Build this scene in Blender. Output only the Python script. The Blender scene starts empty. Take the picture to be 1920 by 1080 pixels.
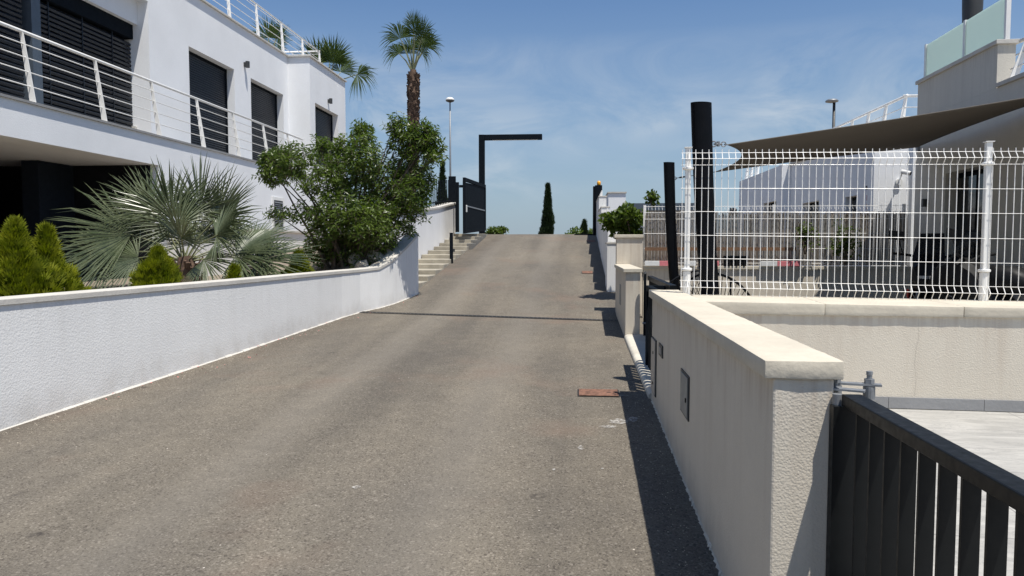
import bpy, bmesh, math, random
from mathutils import Vector, Matrix, noise as mnoise
R = math.radians
random.seed(7)
S = bpy.context.scene
COL = S.collection

# ------------------------------------------------------------------ camera
cd = bpy.data.cameras.new("camera"); cam = bpy.data.objects.new("camera", cd); COL.objects.link(cam)
cd.sensor_width = 36; cd.lens = 26.25; cd.clip_start = 0.05; cd.clip_end = 5000
cam.location = (0, 0, 1.6); cam.rotation_euler = (R(90 - 3.2705), 0, R(4.8912))
S.camera = cam
# ------------------------------------------------------------------ light
SUN = Vector((0.245, -0.27, 1.0)).normalized()
EL = math.asin(SUN.z); AZ = math.atan2(SUN.x, SUN.y)
sl = bpy.data.lights.new("sun", 'SUN'); so = bpy.data.objects.new("sun", sl); COL.objects.link(so)
sl.energy = 3.7; sl.angle = R(0.53); sl.color = (1.0, 0.955, 0.88)
so.rotation_euler = SUN.to_track_quat('Z', 'Y').to_euler(); so.location = (0, 0, 30)
S.view_settings.view_transform = 'Standard'; S.view_settings.look = 'None'
S.view_settings.exposure = 0.66; S.view_settings.gamma = 1.0


class NT:
    def __init__(s, tree): s.t = tree; s.l = tree.links
    def n(s, typ, **kw):
        nd = s.t.nodes.new(typ)
        for k, v in kw.items():
            if k == 'ins':
                for i, x in v.items(): nd.inputs[i].default_value = x
            else: setattr(nd, k, v)
        return nd
    def k(s, a, b): s.l.new(a, b)
    def val(s, x, sock):
        if hasattr(x, 'is_output'): s.k(x, sock)
        else: sock.default_value = x
    def m(s, op, a, b=0.0, c=None, clamp=False):
        nd = s.n('ShaderNodeMath', operation=op, use_clamp=clamp)
        s.val(a, nd.inputs[0]); s.val(b, nd.inputs[1])
        if c is not None: s.val(c, nd.inputs[2])
        return nd.outputs[0]
    def mapr(s, v, a, b, c=0.0, d=1.0):
        nd = s.n('ShaderNodeMapRange'); s.val(v, nd.inputs[0])
        for i, x in enumerate((a, b, c, d)): nd.inputs[i + 1].default_value = x
        return nd.outputs[0]
    def mix(s, fac, a, b, blend='MIX'):
        nd = s.n('ShaderNodeMix', data_type='RGBA', blend_type=blend)
        s.val(fac, nd.inputs[0])
        for x, i in ((a, 6), (b, 7)):
            if hasattr(x, 'is_output'): s.k(x, nd.inputs[i])
            else: nd.inputs[i].default_value = (*x, 1)
        return nd.outputs[2]
    def pos(s): return s.n('ShaderNodeNewGeometry').outputs['Position']
    def scl(s, v, x, y, z):
        nd = s.n('ShaderNodeVectorMath', operation='MULTIPLY'); s.k(v, nd.inputs[0]); nd.inputs[1].default_value = (x, y, z)
        return nd.outputs[0]
    def noise(s, v, sc, det=3, rough=.55, dist=0.0):
        nd = s.n('ShaderNodeTexNoise'); s.k(v, nd.inputs['Vector'])
        nd.inputs['Scale'].default_value = sc; nd.inputs['Detail'].default_value = det
        nd.inputs['Roughness'].default_value = rough; nd.inputs['Distortion'].default_value = dist
        return nd.outputs['Fac']
    def voro(s, v, sc, feat='F1', out='Distance'):
        nd = s.n('ShaderNodeTexVoronoi', feature=feat); s.k(v, nd.inputs['Vector']); nd.inputs['Scale'].default_value = sc
        return nd.outputs[out]
    def bump(s, h, strength, dist):
        nd = s.n('ShaderNodeBump'); s.k(h, nd.inputs['Height'])
        nd.inputs['Strength'].default_value = strength; nd.inputs['Distance'].default_value = dist
        return nd.outputs['Normal']


# ------------------------------------------------------------------ sky
W = bpy.data.worlds.new("World"); S.world = W; W.use_nodes = True
w = NT(W.node_tree); bg = W.node_tree.nodes['Background']
sky = w.n('ShaderNodeTexSky', sky_type='NISHITA', sun_disc=False, sun_elevation=EL, sun_rotation=AZ,
          altitude=0, air_density=1.0, dust_density=0.35, ozone_density=3.0)
gen = w.n('ShaderNodeTexCoord').outputs['Generated']
sep = w.n('ShaderNodeSeparateXYZ'); w.k(gen, sep.inputs[0])
zc = w.m('MAXIMUM', sep.outputs[2], 0.02)
cx = w.m('DIVIDE', sep.outputs[0], zc); cy = w.m('DIVIDE', sep.outputs[1], zc)
cmb = w.n('ShaderNodeCombineXYZ'); w.k(cx, cmb.inputs[0]); w.k(cy, cmb.inputs[1])
cl1 = w.noise(w.scl(gen, 5.0, 5.0, 13.0), 1.0, 8, .64, 1.1)
cl2 = w.noise(w.scl(gen, 2.3, 2.3, 6.0), 1.0, 3, .5, .3)
band = w.m('MULTIPLY', w.mapr(sep.outputs[2], .02, .08), w.mapr(sep.outputs[2], .27, .15))
cm = w.m('MULTIPLY', w.m('MULTIPLY', w.mapr(cl1, .41, .63), w.mapr(cl2, .38, .56)), band, clamp=True)
hz = w.m('MULTIPLY', w.mapr(sep.outputs[2], .30, .02), .80, clamp=True)
skh = w.mix(hz, w.mix(1.0, sky.outputs[0], (.90, 1.0, 1.10), 'MULTIPLY'), (3.05, 3.95, 4.95))
w.k(w.mix(w.m('MULTIPLY', cm, .62), skh, (6.0, 6.6, 7.2)), bg.inputs[0]); bg.inputs[1].default_value = 0.065

# ------------------------------------------------------------------ materials
def newmat(name):
    m = bpy.data.materials.new(name); m.use_nodes = True
    b = m.node_tree.nodes['Principled BSDF']; return m, NT(m.node_tree), b

def stucco(name, col, grain=75, bump=.5, streak=0.0, stain=(.30, .22, .15), top=1.2, var=.06, foot=None):
    m, t, b = newmat(name); p = t.pos()
    v = t.noise(p, 1.1, 4, .6)
    fine = t.noise(p, 38, 3, .6)
    c = t.mix(t.mapr(v, .3, .7), tuple(x * (1 - var) for x in col), tuple(min(.9, x * (1 + var * .5)) for x in col))
    c = t.mix(t.mapr(fine, .35, .65, 0, .16), c, tuple(x * .82 for x in col))
    if streak:
        sx = t.noise(t.scl(p, 8, 8, .4), 1.0, 5, .66)
        big = t.noise(t.scl(p, 1.6, 1.6, .4), 1.0, 2)
        sz = t.n('ShaderNodeSeparateXYZ'); t.k(p, sz.inputs[0])
        g = t.mapr(sz.outputs[2], top - .75, top - .04, .25, 1.0)
        f = t.m('MULTIPLY', t.m('MULTIPLY', t.mapr(sx, .47, .72), t.mapr(big, .35, .6, .35, 1)), g)
        edge = t.m('MULTIPLY', t.mapr(sz.outputs[2], top - .22, top - .06), t.mapr(t.noise(t.scl(p, 30, 30, 1.5), 1, 4), .42, .66))
        f = t.m('MAXIMUM', f, t.m('MULTIPLY', edge, .9))
        c = t.mix(t.m('MULTIPLY', f, streak, clamp=True), c, stain)
    if foot:                                         # splash dirt thrown up from the sloping road
        sf = t.n('ShaderNodeSeparateXYZ'); t.k(p, sf.inputs[0])
        up = t.m('SUBTRACT', sf.outputs[2], t.m('MULTIPLY', sf.outputs[1], .046))
        n1 = t.noise(t.scl(p, 1, 1, .7), 5.5, 5, .7)
        fd = t.m('MULTIPLY', t.mapr(t.m('ADD', up, t.m('MULTIPLY', n1, -.28)), .10, -.14), t.mapr(n1, .25, .6), clamp=True)
        c = t.mix(t.m('MULTIPLY', fd, .34), c, foot)
    t.k(c, b.inputs['Base Color'])
    b.inputs['Roughness'].default_value = .92; b.inputs['Specular IOR Level'].default_value = .2
    vo = t.voro(p, grain, 'SMOOTH_F1'); nz = t.noise(p, grain * 1.7, 2)
    h = t.m('ADD', t.m('MULTIPLY', vo, 1.0), t.m('MULTIPLY', nz, .6))
    t.k(t.bump(h, bump, .006), b.inputs['Normal'])
    return m

def plain(name, col, rough=.5, metal=0.0, var=.08, sc=9, bump=0.0, spec=.5, bsc=60):
    m, t, b = newmat(name); p = t.n('ShaderNodeTexCoord').outputs['Object']
    n = t.noise(p, sc, 4, .6)
    c = t.mix(t.mapr(n, .3, .7), tuple(x * (1 - var) for x in col), tuple(min(1, x * (1 + var)) for x in col))
    t.k(c, b.inputs['Base Color']); b.inputs['Metallic'].default_value = metal
    t.k(t.mapr(t.noise(p, sc * 3, 2), .3, .7, max(.02, rough - .07), min(1, rough + .07)), b.inputs['Roughness'])
    b.inputs['Specular IOR Level'].default_value = spec
    if bump: t.k(t.bump(t.noise(p, bsc, 3), bump, .004), b.inputs['Normal'])
    return m

def leafmat(name, c1, c2, trans=.35, rough=.5, sc=2.5, spec=.3, tint=(1.1, 1.25, .55)):
    m, t, b = newmat(name); p = t.pos()
    n = t.noise(p, sc, 3, .7); f = t.noise(p, sc * 11, 2)
    c = t.mix(t.mapr(t.m('ADD', t.m('MULTIPLY', n, .6), t.m('MULTIPLY', f, .4)), .35, .65), c1, c2)
    t.k(c, b.inputs['Base Color']); b.inputs['Roughness'].default_value = rough; b.inputs['Specular IOR Level'].default_value = spec
    tr = t.n('ShaderNodeBsdfTranslucent'); t.k(t.mix(1.0, c, tint, 'MULTIPLY'), tr.inputs[0])
    mx = t.n('ShaderNodeMixShader'); mx.inputs[0].default_value = trans
    t.k(b.outputs[0], mx.inputs[1]); t.k(tr.outputs[0], mx.inputs[2])
    t.k(mx.outputs[0], m.node_tree.nodes['Material Output'].inputs[0])
    return m

def asphalt():
    m, t, b = newmat('asphalt'); p = t.pos()
    g = t.noise(p, 120, 2, .7); ag = t.voro(p, 95, 'F1', 'Color'); big = t.noise(p, .55, 4, .6); mid = t.noise(p, 5, 4, .65)
    rowx = t.noise(t.scl(p, 1.6, .10, 0), 1.0, 3, .5)
    c = t.mix(t.mapr(g, .3, .7), (.106, .094, .076), (.212, .190, .158))
    sp = t.n('ShaderNodeSeparateColor'); t.k(ag, sp.inputs[0])
    c = t.mix(t.mapr(sp.outputs[0], .84, .97, 0, .6), c, (.30, .27, .23))
    c = t.mix(t.mapr(sp.outputs[1], .80, .96, 0, .6), c, (.055, .046, .04))
    c = t.mix(1.0, c, t.mix(t.mapr(big, .3, .7), (.84, .84, .85), (1.12, 1.10, 1.06)), 'MULTIPLY')
    c = t.mix(1.0, c, t.mix(t.mapr(mid, .3, .7), (.90, .90, .90), (1.08, 1.08, 1.07)), 'MULTIPLY')
    c = t.mix(1.0, c, t.mix(t.mapr(rowx, .35, .65), (.80, .80, .81), (1.10, 1.09, 1.07)), 'MULTIPLY')
    # rare pale specks and reddish dust
    sv = t.voro(p, 5.5, 'F1'); c = t.mix(t.mapr(sv, .035, .022), c, (.55, .50, .44))
    dr = t.voro(p, 1.35, 'F1'); c = t.mix(t.m('MULTIPLY', t.mapr(dr, .085, .03), t.mapr(t.noise(p, 26, 3), .4, .6)), c, (.06, .052, .045))
    sx_ = t.n('ShaderNodeSeparateXYZ'); t.k(p, sx_.inputs[0])
    dl = t.m('SUBTRACT', sx_.outputs[0], t.m('ADD', t.m('MULTIPLY', sx_.outputs[1], .1196), -4.83))
    en = t.noise(p, 3.3, 5, .7)
    c = t.mix(t.m('MULTIPLY', t.mapr(t.m('ADD', dl, t.m('MULTIPLY', en, .5)), .85, .2, 0, .5), t.mapr(en, .3, .6), clamp=True), c, (.085, .066, .05))
    for cxp in (-2.15, -.75):
        bd = t.m('ABSOLUTE', t.m('SUBTRACT', t.m('ADD', sx_.outputs[0], t.m('MULTIPLY', t.noise(t.scl(p, 0, .25, 0), 1.0, 2), .5)), cxp + .25))
        c = t.mix(t.mapr(bd, .34, .06, 0, .22), c, (.245, .222, .188))
    dn = t.noise(p, .9, 3); c = t.mix(t.mapr(dn, .58, .75, 0, .35), c, (.20, .135, .10))
    t.k(c, b.inputs['Base Color']); b.inputs['Roughness'].default_value = .88; b.inputs['Specular IOR Level'].default_value = .25
    h = t.m('ADD', g, t.m('MULTIPLY', t.voro(p, 95), -.8))
    t.k(t.bump(h, .75, .006), b.inputs['Normal'])
    return m

def tiles():
    m, t, b = newmat('terrace_tile'); p = t.pos()
    br = t.n('ShaderNodeTexBrick', offset=0.0, ins={'Scale': 1.0, 'Mortar Size': .003, 'Brick Width': .9, 'Row Height': .45, 'Mortar Smooth': .1})
    mp = t.n('ShaderNodeMapping'); t.k(p, mp.inputs[0]); mp.inputs['Rotation'].default_value = (0, 0, R(4)); mp.inputs['Location'].default_value = (.2, .12, 0)
    t.k(mp.outputs[0], br.inputs[0])
    v = t.noise(t.scl(mp.outputs[0], 1, 3, 1), 2.2, 7, .65, 1.2)
    c = t.mix(t.mapr(v, .35, .65), (.33, .32, .295), (.46, .445, .41))
    vein = t.noise(t.scl(mp.outputs[0], .8, 2.2, 1), 3.0, 6, .7, 2.0)
    c = t.mix(t.mapr(t.m('ABSOLUTE', t.m('SUBTRACT', vein, .5)), .03, 0, 0, .6), c, (.24, .235, .225))
    c = t.mix(br.outputs['Fac'], c, (.20, .19, .18))
    t.k(c, b.inputs['Base Color']); b.inputs['Roughness'].default_value = .5
    return m

def reeds():
    m, t, b = newmat('reed'); p = t.pos()
    a = t.noise(t.scl(p, 95, 95, 1.3), 1.0, 3, .7); bb = t.noise(t.scl(p, 22, 22, .8), 1.0, 3, .6); c0 = t.noise(p, 1.3, 2)
    c = t.mix(t.mapr(a, .35, .65), (.09, .075, .06), (.46, .41, .35))
    c = t.mix(t.mapr(bb, .42, .7, 0, .75), c, (.40, .42, .415))
    c = t.mix(t.mapr(c0, .45, .7, 0, .4), c, (.28, .19, .13))
    t.k(c, b.inputs['Base Color']); b.inputs['Roughness'].default_value = .85
    t.k(t.bump(a, .8, .01), b.inputs['Normal'])
    return m

def soil():
    m, t, b = newmat('garden_soil'); p = t.pos()
    g = t.noise(p, 30, 4, .7); l = t.noise(p, 1.2, 3)
    c = t.mix(t.mapr(g, .3, .7), (.16, .125, .09), (.34, .29, .23)); c = t.mix(t.mapr(l, .4, .7, 0, .5), c, (.24, .2, .15))
    t.k(c, b.inputs['Base Color']); b.inputs['Roughness'].default_value = .95
    t.k(t.bump(g, .8, .03), b.inputs['Normal']); return m

def concrete(name, col, dirt=.5):
    m, t, b = newmat(name); p = t.pos()
    a = t.noise(p, 3.2, 5, .65); f = t.noise(p, 40, 3, .6)
    c = t.mix(t.mapr(a, .35, .68), col, tuple(x * (1 - dirt * .6) for x in col))
    c = t.mix(t.mapr(f, .3, .7, 0, .25), c, tuple(x * .7 for x in col))
    t.k(c, b.inputs['Base Color']); b.inputs['Roughness'].default_value = .9
    t.k(t.bump(f, .35, .006), b.inputs['Normal']); return m

def bark(name, c1, c2, sc=14):
    m, t, b = newmat(name); p = t.pos()
    a = t.noise(t.scl(p, 1, 1, .6), sc, 5, .7); c = t.mix(t.mapr(a, .35, .65), c1, c2)
    t.k(c, b.inputs['Base Color']); b.inputs['Roughness'].default_value = .95
    t.k(t.bump(a, .9, .03), b.inputs['Normal']); return m

def frosted():
    m, t, b = newmat('frosted_glass'); b.inputs['Base Color'].default_value = (.72, .80, .77, 1); b.inputs['Roughness'].default_value = .35
    tr = t.n('ShaderNodeBsdfTranslucent'); tr.inputs[0].default_value = (.74, .85, .81, 1)
    mx = t.n('ShaderNodeMixShader'); mx.inputs[0].default_value = .62
    t.k(b.outputs[0], mx.inputs[1]); t.k(tr.outputs[0], mx.inputs[2]); t.k(mx.outputs[0], m.node_tree.nodes['Material Output'].inputs[0]); return m

def sailcloth():
    m, t, b = newmat('sail_cloth'); p = t.pos(); n = t.noise(p, 2.0, 3)
    c = t.mix(n, (.165, .145, .120), (.20, .175, .145)); t.k(c, b.inputs['Base Color']); b.inputs['Roughness'].default_value = .85
    tr = t.n('ShaderNodeBsdfTranslucent'); tr.inputs[0].default_value = (.13, .11, .085, 1)
    mx = t.n('ShaderNodeMixShader'); mx.inputs[0].default_value = .4
    t.k(b.outputs[0], mx.inputs[1]); t.k(tr.outputs[0], mx.inputs[2]); t.k(mx.outputs[0], m.node_tree.nodes['Material Output'].inputs[0])
    return m

M = dict(
    white=stucco('white_stucco', (.82, .83, .84), 70, .28),
    white2=stucco('white_garden_wall_stucco', (.825, .82, .80), 66, .28, streak=.22, stain=(.46, .44, .40), top=1.2, foot=(.42, .38, .32)),
    stairwall=stucco('stair_wall_stucco', (.78, .78, .78), 62, .35, streak=.3, stain=(.48, .43, .36), top=2.6),
    beige=stucco('beige_stucco', (.66, .60, .50), 128, .26, streak=.35, stain=(.32, .22, .15), top=1.18, foot=(.36, .31, .25)),
    beige2=stucco('beige_house_stucco', (.63, .60, .53), 72, .30, streak=.25, stain=(.26, .23, .20), top=3.95),
    coping=concrete('coping_stone', (.625, .565, .455), .28), copingw=concrete('white_coping_stone', (.62, .59, .535), .35),
    asphalt=asphalt(), tile=tiles(), reed=reeds(), soil=soil(), concrete=concrete('stair_concrete', (.44, .40, .32), .7),
    curb=concrete('curb_concrete', (.66, .62, .53), .45), block=concrete('grey_concrete_block', (.21, .20, .18), .5), skirt=concrete('grey_skirting_tile', (.30, .30, .30), .3),
    dark=plain('anthracite_metal', (.0085, .0115, .0155), .7, .0, .12, spec=.04), darkm=plain('dark_mast_paint', (.004, .0045, .006), .4, 0, .2, spec=.12),
    grille=plain('gate_anthracite', (.0065, .0075, .0080), .42, 0, .12, 14, spec=.22), shutter=plain('shutter_slat', (.016, .020, .027), .38, 0, .1, spec=.35),
    slate=plain('slate_frame', (.075, .095, .12), .4, 0, .1), porch=plain('porch_shade', (.006, .007, .010), .7, 0, .2, spec=.2),  # porch walls and shutter: near-black colour stands in for the interior shade
    porchcol=plain('porch_column_shade', (.012, .017, .026), .6, 0, .2, spec=.2),  # column colour darkened to carry the shade inside the porch
    wpaint=plain('white_painted_metal', (.80, .79, .76), .35, 0, .04), galv=plain('galvanised_steel', (.24, .25, .26), .5, .4, .2, 30),
    greybox=plain('meter_door_grey', (.27, .27, .25), .6, 0, .18, 6), rim=plain('dark_rim', (.035, .037, .038), .5), beigedoor=plain('beige_painted_door', (.46, .42, .36), .6, 0, .08),
    rust=plain('rusty_iron', (.175, .088, .058), .9, .0, .45, 30, .6), drain=plain('drain_metal', (.035, .032, .028), .6, .4, .4, 30),
    orange=plain('orange_lens', (.80, .36, .02), .3), glass=plain('dark_glass', (.012, .015, .018), .08, 0, .1), frosted=frosted(), sail=sailcloth(),
    palmleaf=leafmat('palm_leaf', (.038, .066, .013), (.082, .115, .025), .3, .5, 2.5, .2), silver=leafmat('silver_palm_leaf', (.055, .080, .034), (.165, .190, .105), .2, .33, 4, .7, (1, 1.08, .7)),
    bush=leafmat('shrub_leaf', (.052, .092, .016), (.15, .205, .038), .42, .36, 2.2, .5), thuja=leafmat('thuja_leaf', (.095, .13, .006), (.27, .28, .014), .35, .6, 7),
    cypress=leafmat('cypress_leaf', (.010, .022, .008), (.028, .05, .016), .15, .7, 4), fig=leafmat('fig_leaf', (.05, .085, .012), (.12, .165, .025), .35, .45, 4),
    bark=bark('bark', (.06, .045, .032), (.16, .125, .09)), palmbark=bark('palm_bark', (.045, .026, .018), (.15, .095, .062), 9),
    petiole=plain('petiole', (.17, .18, .09), .5), rock=concrete('pale_rock', (.52, .46, .37), .5),
    red=plain('red_plastic', (.40, .03, .018), .35), pink=plain('faded_red_board', (.66, .20, .22), .6), wplastic=plain('white_plastic', (.74, .74, .72), .45),
    black=plain('black_plastic', (.0065, .0065, .007), .55, spec=.25), silverp=plain('silver_paint', (.42, .43, .44), .3, .5), tyre=plain('tyre_rubber', (.014, .014, .014), .8), yellow=plain('yellow_plastic', (.55, .42, .04), .4),
    blue=plain('blue_plastic', (.03, .06, .20), .4), wood=plain('table_wood', (.20, .11, .06), .5, 0, .25, 12), paintmark=plain('white_paint_stain', (.46, .44, .41), .8, 0, .2, 14), ground=soil(), petal=plain('petal', (.62, .20, .18), .7),
)

def slotted():
    m, t, b = newmat('slotted_grate'); sp = t.n('ShaderNodeSeparateXYZ'); t.k(t.pos(), sp.inputs[0])
    f = t.m('FRACT', t.m('MULTIPLY', sp.outputs[0], 16.0))
    t.k(t.mix(t.m('GREATER_THAN', f, .74), (.006, .006, .006), (.10, .095, .085)), b.inputs['Base Color']); b.inputs['Roughness'].default_value = .7
    M['slots'] = m
slotted()
def flaky():
    m = M['paintmark']; t = NT(m.node_tree); b = m.node_tree.nodes['Principled BSDF']
    t.k(t.mapr(t.noise(t.pos(), 42, 5, .7), .42, .60, 0, .85), b.inputs['Alpha'])
flaky()

# ------------------------------------------------------------------ mesh helpers
def wloc(o):
    v = Vector((0, 0, 0))
    while o is not None: v += o.location; o = o.parent
    return v

class MB:
    def __init__(s): s.v = []; s.f = []
    def add(s, vs, fs):
        n = len(s.v); s.v += [tuple(x) for x in vs]; s.f += [tuple(i + n for i in f) for f in fs]; return s
    def box(s, x0, x1, y0, y1, z0, z1):
        return s.add([(x0, y0, z0), (x1, y0, z0), (x1, y1, z0), (x0, y1, z0), (x0, y0, z1), (x1, y0, z1), (x1, y1, z1), (x0, y1, z1)],
                     [(0, 3, 2, 1), (4, 5, 6, 7), (0, 1, 5, 4), (1, 2, 6, 5), (2, 3, 7, 6), (3, 0, 4, 7)])
    def prism(s, pts, z0, z1):            # plan polygon (ccw); z0/z1 numbers or lists per vertex
        n = len(pts); a = z0 if isinstance(z0, (list, tuple)) else [z0] * n; b = z1 if isinstance(z1, (list, tuple)) else [z1] * n
        vs = [(p[0], p[1], a[i]) for i, p in enumerate(pts)] + [(p[0], p[1], b[i]) for i, p in enumerate(pts)]
        fs = [tuple(reversed(range(n))), tuple(range(n, 2 * n))] + [(i, (i + 1) % n, n + (i + 1) % n, n + i) for i in range(n)]
        return s.add(vs, fs)
    def bar(s, p0, p1, w, h, up=(0, 0, 1)):  # rectangular bar
        p0 = Vector(p0); p1 = Vector(p1); d = (p1 - p0).normalized(); up = Vector(up)
        if abs(d.dot(up)) > .98: up = Vector((0, 1, 0))
        a = d.cross(up).normalized(); b = a.cross(d).normalized(); a *= w / 2; b *= h / 2
        vs = [p + x for p in (p0, p1) for x in (-a - b, a - b, a + b, -a + b)]
        return s.add(vs, [(3, 2, 1, 0), (4, 5, 6, 7), (0, 1, 5, 4), (1, 2, 6, 5), (2, 3, 7, 6), (3, 0, 4, 7)])
    def tube(s, pts, r, n=8, cap=True, flat=1.0, up=(0, 0, 1)):
        pts = [Vector(p) for p in pts]; rs = r if isinstance(r, (list, tuple)) else [r] * len(pts)
        base = len(s.v); prev = None
        for i, p in enumerate(pts):
            d = (pts[min(i + 1, len(pts) - 1)] - pts[max(i - 1, 0)]).normalized()
            u = Vector(up) if prev is None else prev
            if abs(d.dot(u)) > .97: u = Vector((1, 0, 0)) if abs(d.x) < .9 else Vector((0, 1, 0))
            a = d.cross(u).normalized(); b = a.cross(d).normalized(); prev = b
            for k in range(n):
                t = 2 * math.pi * k / n
                s.v.append(tuple(p + a * math.cos(t) * rs[i] + b * math.sin(t) * rs[i] * flat))
        for i in range(len(pts) - 1):
            for k in range(n):
                k2 = (k + 1) % n
                s.f.append((base + i * n + k, base + i * n + k2, base + (i + 1) * n + k2, base + (i + 1) * n + k))
        if cap:
            s.f.append(tuple(base + k for k in reversed(range(n)))); e = base + (len(pts) - 1) * n
            s.f.append(tuple(e + k for k in range(n)))
        return s
    def lathe(s, c, prof, n=16):
        base = len(s.v)
        for r, z in prof:
            for k in range(n):
                t = 2 * math.pi * k / n; s.v.append((c[0] + r * math.cos(t), c[1] + r * math.sin(t), c[2] + z))
        for i in range(len(prof) - 1):
            for k in range(n):
                k2 = (k + 1) % n; s.f.append((base + i * n + k, base + i * n + k2, base + (i + 1) * n + k2, base + (i + 1) * n + k))
        s.f.append(tuple(base + k for k in reversed(range(n)))); e = base + (len(prof) - 1) * n; s.f.append(tuple(e + k for k in range(n)))
        return s
    def torus(s, c, ax, Rr, r, n=28, m=8):
        ax = Vector(ax).normalized(); u = ax.orthogonal().normalized(); v = ax.cross(u); c = Vector(c); base = len(s.v)
        for i in range(n):
            t = 2 * math.pi * i / n; d = u * math.cos(t) + v * math.sin(t)
            for j in range(m):
                q = 2 * math.pi * j / m; s.v.append(tuple(c + d * (Rr + r * math.cos(q)) + ax * r * math.sin(q)))
        for i in range(n):
            for j in range(m):
                s.f.append((base + i * m + j, base + ((i + 1) % n) * m + j, base + ((i + 1) % n) * m + (j + 1) % m, base + i * m + (j + 1) % m))
        return s
    def build(s, name, mat, parent=None, smooth=False, bevel=0.0, loc=None, rough=0.0):
        me = bpy.data.meshes.new(name); o = bpy.data.objects.new(name, me); COL.objects.link(o)
        if parent is not None:
            o.parent = parent; off = wloc(parent)
        else:
            off = Vector(loc) if loc is not None else Vector((0, 0, 0)); o.location = off
        me.from_pydata([(x - off.x, y - off.y, z - off.z) for x, y, z in s.v], [], s.f)
        me.materials.append(mat)
        bm = bmesh.new(); bm.from_mesh(me); bmesh.ops.recalc_face_normals(bm, faces=bm.faces)
        if rough:                                    # slightly worn, uneven stone
            bmesh.ops.remove_doubles(bm, verts=bm.verts, dist=.0005)
            bmesh.ops.bevel(bm, geom=[e for e in bm.edges if e.calc_face_angle(0) > .6], offset=.0035, segments=2, affect='EDGES', profile=.5)
            for _ in range(4):
                es = [e for e in bm.edges if e.calc_length() > .05]
                if not es: break
                bmesh.ops.subdivide_edges(bm, edges=es, cuts=2 if es[0].calc_length() > .3 else 1, use_grid_fill=True)
            bm.normal_update(); nz = mnoise.noise
            for v in bm.verts:
                q = v.co + off; v.co += v.normal * rough * (nz(q * 14) + .7 * nz(q * 37))
            for f_ in bm.faces: f_.smooth = True
            for e in bm.edges: e.smooth = e.calc_face_angle(0) < .42
        bm.to_mesh(me); bm.free()
        if smooth:
            for p in me.polygons: p.use_smooth = True
        if bevel:
            b = o.modifiers.new('bevel', 'BEVEL'); b.width = bevel; b.segments = 2; b.limit_method = 'ANGLE'; b.angle_limit = R(40)
        return o

def leafmesh(name, vs, fs, mat, parent):   # no normal recalculation, many small faces
    me = bpy.data.meshes.new(name); o = bpy.data.objects.new(name, me); COL.objects.link(o); o.parent = parent; off = wloc(parent)
    me.from_pydata([(v[0] - off.x, v[1] - off.y, v[2] - off.z) for v in vs], [], fs); me.materials.append(mat); return o

def thing(name, label, cat, loc, group=None):
    o = bpy.data.objects.new(name, None); COL.objects.link(o); o.location = loc; o.empty_display_size = .2
    o['label'] = label; o['category'] = cat
    if group: o['group'] = group
    return o
def tag(o, label, cat, group=None):
    o['label'] = label; o['category'] = cat
    if group: o['group'] = group
    return o
def struct(o): o['kind'] = 'structure'; return o
def kids(o): return [c for c in COL.objects if c.parent == o]
def dup(o, loc, label, rz=None, scale=None):
    def cp(x, par):
        c = x.copy(); COL.objects.link(c)
        if par is not None: c.parent = par
        for k in kids(x): cp(k, c)
        return c
    r = cp(o, None); r.location = loc; r['label'] = label
    if rz is not None: r.rotation_euler = (0, 0, rz)
    if scale is not None: r.scale = (scale,) * 3
    return r

def holed(mb, O, u, n, u0, u1, z0, z1, holes, t):
    """wall sheet with real thickness t behind the plane; O plan origin, u along, n outward; holes (a,b,c,d)"""
    us = sorted({u0, u1, *[h[0] for h in holes], *[h[1] for h in holes]}); zs = sorted({z0, z1, *[h[2] for h in holes], *[h[3] for h in holes]})
    P = lambda a, z, d: (O[0] + u[0] * a - n[0] * d, O[1] + u[1] * a - n[1] * d, z)
    inh = lambda a, z: any(h[0] < a < h[1] and h[2] < z < h[3] for h in holes)
    solid = lambda i, j: 0 <= i < len(us) - 1 and 0 <= j < len(zs) - 1 and not inh((us[i] + us[i + 1]) / 2, (zs[j] + zs[j + 1]) / 2)
    for i in range(len(us) - 1):
        for j in range(len(zs) - 1):
            if not solid(i, j): continue
            a, b, c, d = us[i], us[i + 1], zs[j], zs[j + 1]
            for q in (0, t): mb.add([P(a, c, q), P(b, c, q), P(b, d, q), P(a, d, q)], [(0, 1, 2, 3)])
            for (di, dj, e) in ((-1, 0, ((a, c), (a, d))), (1, 0, ((b, c), (b, d))), (0, -1, ((a, c), (b, c))), (0, 1, ((a, d), (b, d)))):
                if not solid(i + di, j + dj):
                    (p, pz), (q, qz) = e; mb.add([P(p, pz, 0), P(q, qz, 0), P(q, qz, t), P(p, pz, t)], [(0, 1, 2, 3)])
    return mb

def gz(y):                                   # road height along the drive
    if y < 11.0: return .046 * y
    if y < 12.4:
        k = (y - 11.0) / 1.4; return .506 + .046 * (y - 11.0) + (.12 - .046) * 1.4 * k * k / 2
    b = .506 + .046 * 1.4 + .074 * .7
    if y < 22.3: return b + .12 * (y - 12.4)
    b += .12 * 9.9
    k = min(1.0, (y - 22.3) / 2.6)
    return b + .12 * 2.6 * (k - k * k / 2)

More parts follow.
